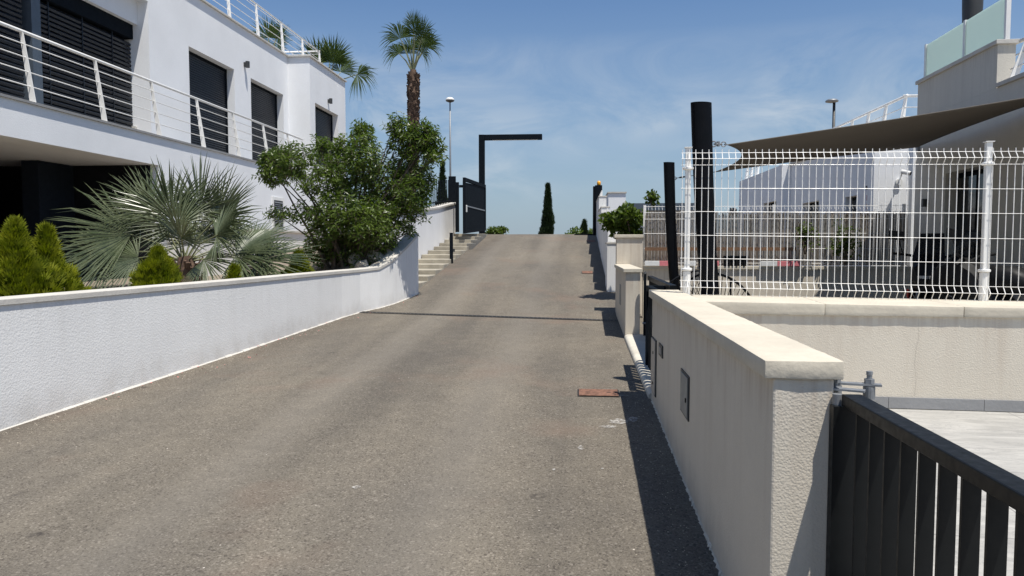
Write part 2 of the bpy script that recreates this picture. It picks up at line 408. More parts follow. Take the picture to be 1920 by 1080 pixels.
# ================================================================== SETTING
g = MB(); g.add([(-1500, -1500, -.6), (1500, -1500, -.6), (1500, 1500, -.6), (-1500, 1500, -.6)], [(0, 1, 2, 3)])
struct(g.build('ground', M['ground']))
ys = [-8 + .5 * i for i in range(67)] + [30, 45, 80]
g = MB(); xs = [-6.2, -4.6, -3.4, -2.2, -1, .2, 1.0]
for y in ys:
    for x in xs: g.v.append((x, y, gz(y)))
for i in range(len(ys) - 1):
    for j in range(len(xs) - 1):
        a = i * len(xs) + j; g.f.append((a, a + 1, a + len(xs) + 1, a + len(xs)))
struct(g.build('road', M['asphalt'], smooth=True))
g = MB(); g.box(-40, -6.2, 24.5, 80, .2, 1.9); g.box(1.0, 40, 24.5, 80, .2, 1.9); g.box(-40, 40, 80, 150, .2, 1.95)
struct(g.build('hilltop_ground', M['ground']))
# garden soil behind the left wall, steps up towards the ramp
g = MB(); pts = [(-14, 0), (-5.05, 0), (-4.40, 5.3), (-4.03, 8.12), (-3.70, 11.2), (-3.3, 12.1), (-3.15, 13.3), (-3.85, 13.5), (-3.85, 23), (-14, 23)]
g.prism(pts, -.5, [.82, .86, .9, .93, 1.0, 1.05, 1.35, 1.5, 2.3, 1.2]); struct(g.build('garden_soil', M['soil']))
# terrace of the near right house and the yard behind
g = MB(); g.prism([(.93, -6), (9, -6), (9, 4.8), (.93, 5.35)], -.3, .49); struct(g.build('terrace', M['tile']))
g = MB(); g.prism([(.78, 5.8), (5.4, 5.3), (5.4, 11.75), (.78, 11.75)], -.2, .43); struct(g.build('yard_paving', M['tile']))

def stain(pts, name):
    g = MB(); n = len(pts); g.add([(x, y, gz(y) + .004) for x, y in pts], [tuple(range(n))]); struct(g.build(name, M['paintmark']))
def blob(cx, cy, rx, ry, n=14, j=.45):
    return [(cx + rx * math.cos(2 * math.pi * i / n) * random.uniform(1 - j, 1), cy + ry * math.sin(2 * math.pi * i / n) * random.uniform(1 - j, 1)) for i in range(n)]
for (x, y, a, b) in ((.33, 5.66, .10, .10), (.25, 5.52, .08, .05), (.44, 5.72, .06, .09), (.04, 5.0, .025, .06), (-1.27, 4.18, .035, .03), (-.13, 4.57, .012, .03), (.17, 4.6, .012, .012), (.42, 6.47, .05, .012)):
    stain(blob(x, y, a, b), 'paint_mark')

# ================================================================== LEFT BOUNDARY WALL
def ribbon(mb, pts, z0, z1, side, t):
    """wall along polyline pts; z lists; thickness t to the left (side=-1) of travel"""
    n = len(pts); nor = []
    for i in range(n):
        a = Vector(pts[max(i - 1, 0)]); b = Vector(pts[min(i + 1, n - 1)]); d = (b - a).normalized(); nor.append(Vector((d.y, -d.x)) * side)
    for i in range(n - 1):
        p, q = Vector(pts[i]), Vector(pts[i + 1]); p2, q2 = p + nor[i] * t, q + nor[i + 1] * t
        vs = [(*p, z0[i]), (*q, z0[i + 1]), (*q2, z0[i + 1]), (*p2, z0[i]), (*p, z1[i]), (*q, z1[i + 1]), (*q2, z1[i + 1]), (*p2, z1[i])]
        fs = [(0, 3, 2, 1), (4, 5, 6, 7), (0, 1, 5, 4), (2, 3, 7, 6)]
        if i == 0: fs.append((3, 0, 4, 7))
        if i == n - 2: fs.append((1, 2, 6, 5))
        mb.add(vs, fs)
    return mb
def dens(pts, k):
    out = []
    for i in range(len(pts) - 1):
        for j in range(k): out.append(tuple(a + (b - a) * j / k for a, b in zip(pts[i], pts[i + 1])))
    return out + [pts[-1]]
LW = [(-5.2, -3.0, 1.205), (-4.2, 5.3, 1.205), (-3.83, 8.12, 1.21), (-3.52, 11.0, 1.22), (-3.40, 11.55, 1.225), (-3.20, 11.95, 1.25), (-3.06, 12.3, 1.37), (-2.93, 12.8, 1.60), (-2.835, 13.3, 1.82)]
LW = dens(LW, 3)
t = thing('boundary_wall', 'long white rendered garden wall on the left with pale stone coping, rising beside the stairs', 'garden wall', (-4.2, 5.3, .2))
ribbon(MB(), [p[:2] for p in LW], [gz(p[1]) - .3 for p in LW], [p[2] - .05 for p in LW], -1, .2).build('wall', M['white2'], t)
cp = ribbon(MB(), [(p[0] + .014, p[1]) for p in LW], [p[2] - .05 for p in LW], [p[2] for p in LW], -1, .245); cp.build('coping', M['copingw'], t, bevel=.006)
f = MB()
fl = dens(LW, 8)
for i in range(len(fl) - 1):
    (x, y, _), (x2, y2, _) = fl[i], fl[i + 1]
    if y < 0: continue
    w1 = .022 + .014 * random.random(); h1 = .012 + .016 * random.random()
    f.add([(x - .01, y, gz(y) - .02), (x + w1, y, gz(y) - .01), (x2 + w1, y2, gz(y2) - .01), (x2 - .01, y2, gz(y2) - .02), (x - .01, y, gz(y) + h1), (x2 - .01, y2, gz(y2) + h1)],
          [(0, 1, 2, 3), (1, 4, 5, 2), (0, 4, 1), (3, 2, 5)])
f.build('base_render', M['copingw'], t)
# petals blown against the wall foot
f = MB()
for i in range(60):
    y = random.uniform(4.8, 13); x = min((p for p in LW), key=lambda p: abs(p[1] - y))[0] + random.uniform(.05, .4) ** 1.3
    r_ = random.uniform(.006, .016); a = random.uniform(0, 6.28); z = gz(y) + .008
    f.add([(x + r_ * math.cos(a + k * 2.09), y + r_ * math.sin(a + k * 2.09), z + random.uniform(0, .012)) for k in range(3)], [(0, 1, 2)])
o = f.build('fallen_petals', M['petal']); o['kind'] = 'stuff'; tag(o, 'scattered faded petals along the foot of the white garden wall', 'petals')

f = MB()
def leftx(y):
    for a_, b_ in zip(LW, LW[1:]):
        if a_[1] <= y <= b_[1]: return a_[0] + (b_[0] - a_[0]) * (y - a_[1]) / (b_[1] - a_[1])
    return LW[-1][0]
for i in range(1500):
    y = random.uniform(2.6, 13.2); d_ = .03 + abs(random.gauss(0, .13))
    if i % 3: x = leftx(y) + d_
    else: x = (.60 if y < 6.4 else .56) - d_ * .8
    r_ = random.uniform(.0018, .0055); z = gz(y); a = random.uniform(0, 6.28)
    pts_ = [(x + r_ * math.cos(a + k * 1.57) * random.uniform(.6, 1.2), y + r_ * math.sin(a + k * 1.57) * random.uniform(.6, 1.2), z + .0005) for k in range(4)]
    f.add(pts_ + [(x, y, z + r_ * random.uniform(.7, 1.2))], [(0, 1, 4), (1, 2, 4), (2, 3, 4), (3, 0, 4)])
o = f.build('road_grit', M['rock']); o['kind'] = 'stuff'; tag(o, 'loose pale grit gathered along both edges of the road', 'grit')

# rocks behind the rising part of the wall
rk = None
for i, (x, y, s_) in enumerate([(-3.28, 12.25, .16), (-3.42, 12.6, .2), (-3.2, 12.75, .14), (-3.3, 13.05, .18), (-3.55, 12.2, .17), (-3.6, 12.9, .2), (-3.75, 12.5, .16), (-3.8, 13.2, .2)]):
    if rk is None:
        m_ = MB(); bm = bmesh.new(); bmesh.ops.create_icosphere(bm, subdivisions=2, radius=1)
        for v in bm.verts: v.co *= random.uniform(.78, 1.12)
        m_.add([v.co[:] for v in bm.verts], [tuple(v.index for v in f_.verts) for f_ in bm.faces]); bm.free()
        rk = m_.build('garden_rock', M['rock'], loc=(0, 0, 0)); o = rk
    else: o = rk.copy(); COL.objects.link(o)
    o.location = (x, y, 1.12 + (y - 12) * .42); o.scale = (s_, s_ * 1.1, s_ * .75); o.rotation_euler = (.3 * i, .5 * i, i * 1.3)
    tag(o, 'pale rounded rock on the slope behind the rising end of the left garden wall', 'rock', 'rocks on the garden slope')

# ================================================================== LEFT HOUSE
H = thing('white_house', 'large white two-storey house on the left with dark shutters, balcony and roof terrace', 'house', (-9, 14, 0))
FX, BX = -8.08, -7.45
F0 = 3.53
hw = MB(); holed(hw, (FX, 0), (0, 1), (1, 0), 13.75, 20.65, F0, 6.86, [(15.22, 17.31, F0 + .02, 5.755), (18.21, 20.285, F0 + .02, 5.755)], .52)
hw.box(-14, -8.62, 13.75, 20.65, F0, 6.45)
hw.build('upper_wall', M['white'], H)
hw = MB(); hw.box(FX - .52, FX, 2, 13.75, 6.2, 6.86); hw.box(-14, FX - .52, 2, 13.75, 6.2, 6.45)
hw.box(-8.62, -8.296, 2, 13.75, 5.766, 6.2); hw.build('lintel_wall', M['white'], H)
hw = MB(); holed(hw, (BX, 0), (0, 1), (1, 0), 20.65, 23.885, F0, 6.86, [(21.05, 23.13, 3.9, 5.67)], .7)
hw.box(-14, BX - .71, 20.651, 23.88, F0, 6.45); hw.build('corner_block_wall', M['white'], H)
hw = MB(); hw.box(-14, BX, 12.87, 23.885, -.3, F0); hw.build('ground_floor_wall', M['white'], H)
hw = MB(); hw.box(-14, BX, 2, 12.87, 3.03, F0); hw.build('balcony_slab', M['white'], H)
hw = MB(); hw.box(-14, BX + .035, 2, 20.62, F0, F0 + .035); hw.build('balcony_floor_edge', M['skirt'], H)
hw = MB(); hw.box(-14, -10.4, 2, 12.85, -.3, 3.03); hw.box(-10.4, -7.9, 2, 12.85, -.3, .85); hw.box(-10.4, -7.6, 12.80, 12.868, .85, 3.028); hw.build('porch_wall', M['porch'], H)
hw = MB(); hw.box(-9.3, -9.0, 11.9, 12.79, .85, 3.02); hw.build('porch_column', M['porchcol'], H)
hw = MB(); hw.box(-9.9, -9.75, 6, 11.85, .85, 2.6)
for k in range(17): hw.box(-9.75, -9.73, 6, 11.85, .9 + k * .1, .96 + k * .1)
hw.build('porch_shutter', M['porch'], H)
hw = MB(); hw.box(-8.62, -8.39, 2, 13.745, 5.50, 5.764); hw.build('shutter_box', M['dark'], H)
def venetian(y0, y1, x, z0, z1, name):
    v = MB(); v.box(x - .14, x - .12, y0, y1, z0, z1); n = int((z1 - z0) / .078)
    for k in range(n):
        z = z0 + .03 + k * .078
        v.add([(x - .04, y0, z + .055), (x - .04, y1, z + .055), (x + .005, y1, z + .012), (x + .005, y0, z + .012), (x - .006, y0, z - .026), (x - .006, y1, z - .026)], [(0, 1, 2, 3), (3, 2, 5, 4)])
    for yy in (.08, .42, .76): v.box(x - .002, x + .012, y0 + (y1 - y0) * yy, y0 + (y1 - y0) * yy + .012, z0, z1)
    return v.build(name, M['shutter'], H)
venetian(11.30, 13.74, -8.44, F0 + .04, 5.50, 'venetian_shutter'); venetian(7.9, 10.93, -8.44, F0 + .04, 5.50, 'venetian_shutter')
hw = MB(); hw.box(-8.62, -8.40, 11.08, 11.28, F0 + .036, 5.499); hw.build('shutter_frame', M['slate'], H)
hw = MB(); hw.box(-8.62, -8.58, 2, 13.7, F0 + .036, 5.499); hw.build('window_glass', M['glass'], H)
def roller(y0, y1, x, z0, z1):
    fr = MB()
    for a, b in ((y0, y0 + .05), (y1 - .05, y1)): fr.box(x - .06, x + .03, a + .002, b - .002, z0, z1 - .002)
    fr.box(x - .06, x + .03, y0 + .052, y1 - .052, z1 - .05, z1 - .003)
    wn = fr.build('window', M['dark'], H)
    v = MB(); n = int((z1 - z0 - .05) / .05); vs = []
    for k in range(n + 1):
        z = z0 + .01 + k * (z1 - z0 - .07) / n; vs += [(x - .012, z), (x + .008, z + .012), (x + .008, z + .036)]
    for i in range(len(vs) - 1):
        (a, z), (b, zz) = vs[i], vs[i + 1]; v.add([(a, y0 + .05, z), (a, y1 - .05, z), (b, y1 - .05, zz), (b, y0 + .05, zz)], [(0, 1, 2, 3)])
    v.build('roller_shutter', M['shutter'], wn)
roller(15.22, 17.31, FX - .21, F0 + .04, 5.755); roller(18.21, 20.285, FX - .21, F0 + .04, 5.755); roller(21.05, 23.13, BX - .21, 3.9, 5.67)
# roof coping
hw = MB(); hw.box(-8.5, FX + .05, 2, 20.60, 6.86, 6.905); hw.prism([(-8.5, 20.60), (BX + .05, 20.60), (BX + .05, 23.93), (-8.5, 23.93)], 6.86, 6.905); hw.build('roof_coping', M['copingw'], H, bevel=.006)
# wall lamps
for (x, y, z) in ((FX, 17.86, 6.0), (BX, 22.18, 5.93)):
    l = MB(); l.box(x, x + .05, y - .035, y + .035, z - .05, z + .05); l.tube([(x + .085, y, z - .075), (x + .085, y, z + .075)], .05, 12); l.build('wall_lamp', M['rim'], H)
l = MB(); l.box(FX - .35, FX - .28, 13.68, 13.75, 3.72, 3.86); l.build('socket_cover', M['copingw'], H)
l = MB(); l.box(BX, BX + .02, 17.85, 18.60, 2.0, 2.80); vg = l.build('vent_frame', M['wpaint'], H)
l = MB()
for k in range(13): l.add([(BX + .021, 17.95, 2.08 + k * .05), (BX + .021, 18.5, 2.08 + k * .05), (BX + .045, 18.5, 2.055 + k * .05), (BX + .045, 17.95, 2.055 + k * .05)], [(0, 1, 2, 3)])
l.build('louvre', M['galv'], vg)
l = MB(); l.box(BX + .0205, BX + .023, 17.95, 18.5, 2.06, 2.72); l.build('duct_opening', M['rim'], vg)

def railing(parent, P0, u, inn, L, posts, z0, hh, lean, name, rails=(0.04, .26, .46, .66, .845)):
    """ship-style rail: P0 plan start, u along, inn inward; leaning posts"""
    u = Vector((*u, 0)); inn = Vector((*inn, 0)); P = lambda a, h: Vector((*P0, z0)) + u * a + inn * (lean * h) + Vector((0, 0, h))
    tr = MB(); tr.tube([P(0, hh), P(L, hh)], .024, 10); top = tr.build(name, M['wpaint'], parent, smooth=True)
    for h in rails[1:]:
        k = MB(); k.tube([P(0, h - .03), P(L, h - .03)], .0085, 8); k.build('rail', M['wpaint'], top, smooth=True)
    for a in posts:
        k = MB()
        b0, b1 = P(a, 0), P(a, hh - .02)
        k.add([b0 - u * .006 - inn * .045, b0 + u * .006 - inn * .045, b0 + u * .006 + inn * .045, b0 - u * .006 + inn * .045,
               b1 - u * .006 - inn * .026, b1 + u * .006 - inn * .026, b1 + u * .006 + inn * .026, b1 - u * .006 + inn * .026],
              [(0, 3, 2, 1), (4, 5, 6, 7), (0, 1, 5, 4), (1, 2, 6, 5), (2, 3, 7, 6), (3, 0, 4, 7)])
        k.box(b0.x - .05, b0.x + .05, b0.y - .03, b0.y + .03, z0, z0 + .008)
        k.build('post', M['wpaint'], top)
    return top
railing(H, (BX - .06, 4), (0, 1), (-1, 0), 16.55, [.9, 2.5, 4.1, 5.88, 7.46, 9.04, 10.66, 12.26, 13.87, 15.44], F0 + .035, .99, .14, 'balcony_railing')
railing(H, (FX - .10, 7), (0, 1), (-1, 0), 16.75, [.6, 2.2, 3.8, 5.5, 7.1, 8.75, 10.35, 11.95, 13.6, 15.2, 16.7], 6.905, .90, .06, 'roof_railing')
railing(H, (FX - .12, 23.75), (-1, 0), (0, -1), 3, [.02, 1.6], 6.905, .90, .06, 'roof_railing')

t = thing('garden_wall', 'low white garden wall between the palm and the white house', 'garden wall', (-6.8, 15, 1))
MB().box(-6.95, -6.75, 12.2, 19.5, .5, 1.90).build('wall', M['white2'], t); MB().box(-6.98, -6.70, 12.18, 19.52, 1.90, 1.95).build('coping', M['copingw'], t, bevel=.006)

# ================================================================== STAIRS, UPPER WALL, FENCE, GATES
t = thing('staircase', 'stepped concrete path climbing beside the ramp on the left', 'stairs', (-3.3, 17.5, 1.2))
y = 12.9; z = gz(12.9) + .06; k = 0
while y < 22.6:
    d = .80; zz = gz(y) + .12
    MB().prism([(-3.70, y), (-2.93 + .012 * k, y), (-2.93 + .012 * k, y + d - .005), (-3.70, y + d - .005)], gz(y) - .6, zz).build('step', M['concrete'], t, bevel=.012)
    y += d; k += 1
for yy in (19.6, 20.4, 21.2, 22.0):
    MB().box(-2.88, -2.74, yy, yy + .78, gz(yy) - .3, gz(yy) + .17).build('edge_block', M['block'], t, bevel=.01)
t = thing('retaining_wall', 'white rendered wall with stone coping rising along the concrete stairs', 'wall', (-3.8, 18, 1))
ribbon(MB(), [(-3.71, 13.2), (-3.71, 16.5), (-3.71, 20), (-3.71, 22.85)], [0.4] * 4, [2.12, 2.32, 2.58, 2.86], -1, .22).build('wall', M['stairwall'], t)
ribbon(MB(), [(-3.68, 13.2), (-3.68, 16.5), (-3.68, 20), (-3.68, 22.86)], [2.12, 2.32, 2.58, 2.86], [2.18, 2.38, 2.64, 2.92], -1, .28).build('coping', M['copingw'], t, bevel=.01)
t = thing('picket_fence', 'dark vertical bar fence on top of the white wall beside the stairs', 'fence', (-3.8, 19, 2.5))
zt = lambda y: 1.6 + .0879 * y
zb = lambda y: (2.38 + (y - 16.5) * .0745) if y < 20 else 2.64 + (y - 20) * .098
for i in range(27):
    y = 15.5 + i * .27; MB().box(-3.828, -3.812, y, y + .05, zb(y) - .01, zt(y)).build('picket', M['dark'], t)
for h in (.07,): MB().bar((-3.82, 15.4, zb(15.4) + h), (-3.82, 22.6, zb(22.6) + h), .03, .03).build('rail', M['dark'], t)

t = thing('driveway_gate', 'open dark metal gate leaf with a pale mid rail beside the top of the stairs', 'gate', (-3.0, 22, 1.9))
a, b = Vector((-3.12, 20.75, 0)), Vector((-2.90, 23.75, 0)); d = (b - a).normalized(); nn = Vector((d.y, -d.x, 0))
def onl(s_, z, o_=0): p = a + d * s_ + nn * o_; return (p.x, p.y, z)
L_ = (b - a).length
g = MB(); g.bar(onl(.08, 2.69), onl(L_ - .08, 2.76), .03, 1.34); g.build('panel', M['dark'], t)
g = MB(); g.bar(onl(0, 3.44), onl(L_, 3.47), .07, .10); g.bar(onl(0, 1.98), onl(L_, 2.12), .07, .10); g.bar(onl(.04, 1.94), onl(.04, 3.40), .08, .08); g.bar(onl(L_ - .04, 2.1), onl(L_ - .04, 3.43), .08, .08); g.build('frame', M['dark'], t)
g = MB(); g.bar(onl(.12, 2.71, .022), onl(L_ - .1, 2.70, .022), .012, .035); g.build('mid_rail', M['galv'], t)
g = MB(); g.bar(onl(.16, 2.53, .03), onl(.16, 2.73, .03), .05, .05); g.build('lock', M['wplastic'], t, bevel=.008)
for yy in range(12):
    pass
t = thing('pedestrian_gate', 'narrow dark gate frame at the top of the stairs beside the bar fence', 'gate', (-3.6, 22.5, 2.2))
MB().box(-3.92, -3.70, 22.87, 22.95, 2.0, 3.72).build('panel', M['dark'], t); MB().box(-3.62, -3.53, 22.4, 22.49, 2.0, 3.50).build('post', M['dark'], t)
MB().box(-3.60, -3.22, 22.95, 22.99, 3.38, 3.46).build('top_bar', M['dark'], t); MB().box(-3.46, -3.40, 23.1, 23.14, 2.0, 3.40).build('post', M['wpaint'], t)
t = thing('gate_light_mast', 'dark L-shaped square mast with a long arm reaching over the ramp', 'light mast', (-3.05, 24.2, 2.0))
MB().box(-3.14, -2.96, 24.1, 24.3, 1.9, 5.16).build('pole', M['dark'], t, bevel=.006); g = MB().box(-2.958, -1.10, 24.105, 24.295, 4.99, 5.158).build('arm', M['dark'], t, bevel=.006)
MB().box(-2.7, -1.25, 24.15, 24.25, 4.982, 4.989).build('light_strip', M['wplastic'], t)
t = thing('post', 'short dark square post at the edge of the ramp by the stairs', 'post', (-2.87, 17.1, 1.2))
MB().box(-2.905, -2.835, 17.06, 17.14, 1.0, 1.88).build('shaft', M['dark'], t, bevel=.004); MB().box(-2.83, -2.79, 17.07, 17.13, 1.45, 1.52).build('latch', M['rim'], t)
MB().box(-2.91, -2.83, 17.055, 17.145, 1.88, 1.89).build('cap', M['dark'], t)
t = thing('gate_post', 'dark gate pillar on the right of the ramp crest topped by an orange beacon', 'gate pillar', (.72, 23.5, 1.9))
MB().box(.58, .80, 23.4, 23.62, 1.6, 3.46).build('pillar', M['dark'], t, bevel=.006)
MB().box(.52, .578, 23.3, 23.7, 1.6, 3.42).build('gate_edge', M['darkm'], t)
MB().lathe((.70, 23.5, 3.46), [(.05, 0), (.06, .02), (.06, .09), (.045, .13), (.01, .145)], 14).build('beacon', M['orange'], t, smooth=True)
MB().box(-.05, .52, 23.45, 23.52, gz(23.5) - .01, gz(23.5) + .035).build('gate_stop', M['dark'], t)

# drain across the road, covers
t = thing('drain_channel', 'narrow dark slotted drain across the road at the foot of the ramp', 'drain', (-1.4, 11.2, .5))
g = MB(); P0, P1 = Vector((-3.45, 11.56, 0)), Vector((.60, 10.92, 0)); d = (P1 - P0).normalized(); sd = Vector((-d.y, d.x, 0))
def rp(s_, o_, h): p = P0 + d * s_ + sd * o_; return (p.x, p.y, gz(p.y) + h)
L2 = (P1 - P0).length; N = 40
for o0, o1 in ((-.065, -.028), (.028, .065)):
    for i in range(N):
        s0, s1 = L2 * i / N, L2 * (i + 1) / N; g.add([rp(s0, o0, .008), rp(s1, o0, .008), rp(s1, o1, .008), rp(s0, o1, .008)], [(0, 1, 2, 3)])
g.build('edge_strips', M['drain'], t)
g = MB()
for i in range(N):
    s0, s1 = L2 * i / N, L2 * (i + 1) / N; g.add([rp(s0, -.028, .006), rp(s1, -.028, .006), rp(s1, .028, .006), rp(s0, .028, .006)], [(0, 1, 2, 3)])
g.build('slot', M['slots'], t)
def cover(x0, x1, y0, y1, label):
    t = thing('access_cover', label, 'access cover', ((x0 + x1) / 2, (y0 + y1) / 2, gz(y0)), 'iron covers in the road')
    def pl(a, b, c, d_, h): return [(a, c, gz(c) + h), (b, c, gz(c) + h), (b, d_, gz(d_) + h), (a, d_, gz(d_) + h)]
    MB().add(pl(x0, x1, y0, y1, .005), [(0, 1, 2, 3)]).build('frame', M['drain'], t)
    g = MB().add(pl(x0 + .012, x1 - .012, y0 + .012, y1 - .012, .010), [(0, 1, 2, 3)])
    g.build('plate', M['rust'], t)
    for kx in (.25, .75):
        MB().add(pl(x0 + (x1 - x0) * kx - .02, x0 + (x1 - x0) * kx + .02, (y0 + y1) / 2 - .008, (y0 + y1) / 2 + .008, .0115), [(0, 1, 2, 3)]).build('lifting_hole', M['drain'], t)
cover(.02, .385, 6.41, 6.67, 'rusty square iron cover in the road beside the near right wall')
cover(.12, .36, 15.62, 15.95, 'small rusty iron cover halfway up the ramp near its right edge')
cover(.30, .56, 21.3, 21.8, 'rusty iron cover near the ramp crest by the orange beacon pillar')

# ================================================================== RIGHT: NEAR WALL
t = thing('boundary_wall', 'near beige rendered wall on the right with thick stone coping and meter doors', 'garden wall', (.75, 4.4, .2))
MB().box(.646, .841, 2.49, 6.38, -.2, 1.165).build('wall', M['beige'], t, bevel=.008)
cpn = []
for i, (y0, y1) in enumerate(((2.478, 3.60), (3.603, 4.75), (4.753, 5.6), (5.603, 6.39))):
    cpn.append(MB().box(.616, .866, y0, y1, 1.165, 1.225).build('coping', M['coping'], t, rough=.0022))
d_ = MB(); d_.box(.638, .6455, 4.26, 4.58, .60, .855); d_ = d_.build('meter_door', M['rim'], t)
MB().box(.632, .638, 4.275, 4.535, .615, .845).build('panel', M['greybox'], d_, bevel=.002); MB().box(.626, .632, 4.30, 4.315, .70, .725).build('lock', M['black'], d_)
d_ = MB().box(.636, .6455, 5.55, 5.78, .765, .855).build('outlet_frame', M['rim'], t); MB().box(.632, .636, 5.60, 5.73, .785, .835).build('outlet_face', M['galv'], d_)
d_ = MB().box(.637, .6455, 5.99, 6.30, .385, .84).build('tall_meter_door', M['rim'], t); d2 = MB().box(.630, .637, 6.01, 6.29, .40, .832).build('panel', M['beigedoor'], d_, bevel=.002)
MB().box(.625, .630, 6.10, 6.12, .72, .74).build('lock', M['black'], d_); MB().box(.625, .630, 6.10, 6.12, .47, .49).build('lock', M['black'], d_)
MB().tube([(.63, 6.25, 1.02), (.628, 6.25, .96), (.63, 6.25, .92)], .006, 6).build('wall_hook', M['rim'], t)

f = MB()
for i in range(110):
    y = 2.49 + i * .0354; w1 = .004 + .016 * random.random() ** 2; w2 = .004 + .016 * random.random() ** 2; h1 = .008 + .02 * random.random()
    f.add([(.648, y, gz(y) - .02), (.646 - w1, y, gz(y) - .006), (.646 - w2, y + .0354, gz(y) - .006), (.648, y + .0354, gz(y) - .02), (.6455, y, gz(y) + h1), (.6455, y + .0354, gz(y) + h1)], [(0, 1, 2, 3), (1, 4, 5, 2), (0, 4, 1), (3, 2, 5)])
f.build('base_render', M['curb'], t)

# back wall of the terrace with its white mesh fence
bu = Vector((.99765, -.0686, 0)); bn = Vector((-.0686, -.99765, 0)); B0 = Vector((.88, 5.325, 0))
def bp(s_, o_, z=0): p = B0 + bu * s_ - bn * o_; return Vector((p.x, p.y, z))       # o_ = distance behind the face
t = thing('terrace_wall', 'beige rendered wall behind the tiled terrace carrying the white mesh fence', 'wall', tuple(bp(1.5, .2, .5)))
def bbox(s0, s1, o0, o1, z0, z1): return MB().prism([bp(s0, o0)[:2], bp(s1, o0)[:2], bp(s1, o1)[:2], bp(s0, o1)[:2]], z0, z1)
bbox(-.03, 4.6, 0, .72, 0, 1.12).build('wall', M['beige'], t)
zc_ = lambda s_: 1.209 - .0105 * s_
for s0, s1 in ((-.012, .82), (.823, 1.70), (1.703, 2.6), (2.603, 3.5), (3.503, 4.6)):
    MB().prism([bp(s0, -.018)[:2], bp(s1, -.018)[:2], bp(s1, .73)[:2], bp(s0, .73)[:2]], 1.121, [zc_(s0), zc_(s1), zc_(s1), zc_(s0)]).build('coping', M['coping'], t, rough=.002)
cr_ = MB(); cpts = [(1.415, .58), (1.422, .70), (1.408, .80), (1.416, .90), (1.43, .98), (1.424, 1.11)]
for (s0, z0), (s1, z1) in zip(cpts, cpts[1:]): cr_.add([bp(s0, -.0015, z0), bp(s0 + .0012, -.0015, z0), bp(s1 + .0012, -.0015, z1), bp(s1, -.0015, z1)], [(0, 1, 2, 3)])
cr_.build('hairline_crack', M['beigedoor'], t)
for k in range(8): bbox(.05 + k * .6, .05 + k * .6 + .597, -.012, -.001, .495, .57).build('skirting_tile', M['skirt'], t)
t = thing('mesh_fence', 'near white welded mesh fence with white posts on the terrace wall', 'fence', tuple(bp(.2, .6, 1.2)))
fu = Vector((.99765, -.0686, 0)); fn = Vector((-.0686, -.99765, 0)); Fo = Vector((.825, 5.965, 0))
def fp(s_, o_, z): p = Fo + fu * s_ + fn * o_; return (p.x, p.y, z - .0135 * s_)    # o_ towards camera
rows = [2.318, 2.27, 2.225, 2.045, 1.865, 1.68, 1.50, 1.325, 1.275]
def foldo(z): return {2.27: .035, 1.275: .035}.get(z, 0.0)
def panel(s0, s1):
    g = MB(); n = int(round((s1 - s0) / .0503))
    for i in range(n + 1):
        s_ = s0 + (s1 - s0) * i / n
        zs = [2.345, 2.318, 2.27, 2.225, 1.325, 1.275, 1.23, 1.21]; os_ = [0, 0, .038, 0, 0, .038, 0, 0]
        g.tube([fp(s_, o, z) for o, z in zip(os_, zs)], .0031, 5, up=(1, 0, 0))
    for z in rows: g.tube([fp(s0 - .01, foldo(z) + .004, z), fp(s1 + .01, foldo(z) + .005, z)], .0018, 5)
    return g.build('mesh_panel', M['wpaint'], t)
panel(.0, 2.19); panel(2.23, 4.3)
for s_ in (.045, 2.21):
    g = MB(); p0 = fp(s_, -.03, 1.2); a_ = .021
    g.prism([fp(s_ - a_, -.03 - a_, 0)[:2], fp(s_ + a_, -.03 - a_, 0)[:2], fp(s_ + a_, -.03 + a_, 0)[:2], fp(s_ - a_, -.03 + a_, 0)[:2]][::-1], 1.18, 2.36)
    po = g.build('post', M['wpaint'], t, bevel=.004)
    for z in (1.40, 2.19): MB().lathe((p0[0], p0[1], z), [(.036, 0), (.043, .005), (.043, .018), (.036, .023)], 16).build('clamp', M['wpaint'], po, smooth=False)
    MB().lathe((p0[0], p0[1], 1.18), [(.031, 0), (.031, .215)], 16).build('sleeve', M['wpaint'], po, smooth=False)
    MB().prism([fp(s_ - .03, -.06, 0)[:2], fp(s_ + .03, -.06, 0)[:2], fp(s_ + .03, 0, 0)[:2], fp(s_ - .03, 0, 0)[:2]][::-1], 2.36, 2.366).build('cap', M['wpaint'], po)

# near gate
t = thing('bar_gate', 'near dark bar gate hinged on the beige pillar in front of the tiled terrace', 'gate', (.9, 2.3, .2))
MB().box(.851, .914, -.8, 2.455, 1.086, 1.124).build('top_rail', M['grille'], t, bevel=.004)
MB().box(.852, .912, -.8, 2.455, .12, .19).build('bottom_rail', M['grille'], t, bevel=.004)
MB().box(.823, .902, 2.440, 2.478, .12, 1.085).build('end_stile', M['grille'], t)
y = 2.34
while y > -.7:
    MB().box(.857, .898, y - .005, y + .004, .19, 1.086).build('bar', M['grille'], t); y -= .1045
hg = MB(); hg.bar((.842, 2.56, 1.142), (1.00, 2.52, 1.142), .030, .007); hg.bar((.842, 2.51, 1.131), (.93, 2.47, 1.131), .036, .006); hb = hg.build('hinge_strap', M['galv'], t)
for (x, y) in ((.862, 2.54), (.965, 2.53)):
    g = MB(); g.tube([(x, y, 1.085), (x, y, 1.180)], .0085, 10); g.tube([(x, y, 1.146), (x, y, 1.161)], .016, 6); g.tube([(x, y, 1.174), (x, y, 1.186)], .010, 10); g.tube([(x, y, 1.095), (x, y, 1.136)], .019, 14)
    g.build('bolt', M['galv'], hb)
MB().tube([(.846, 2.474, 1.04), (.846, 2.474, 1.12)], .016, 14).build('hinge_barrel', M['galv'], t)

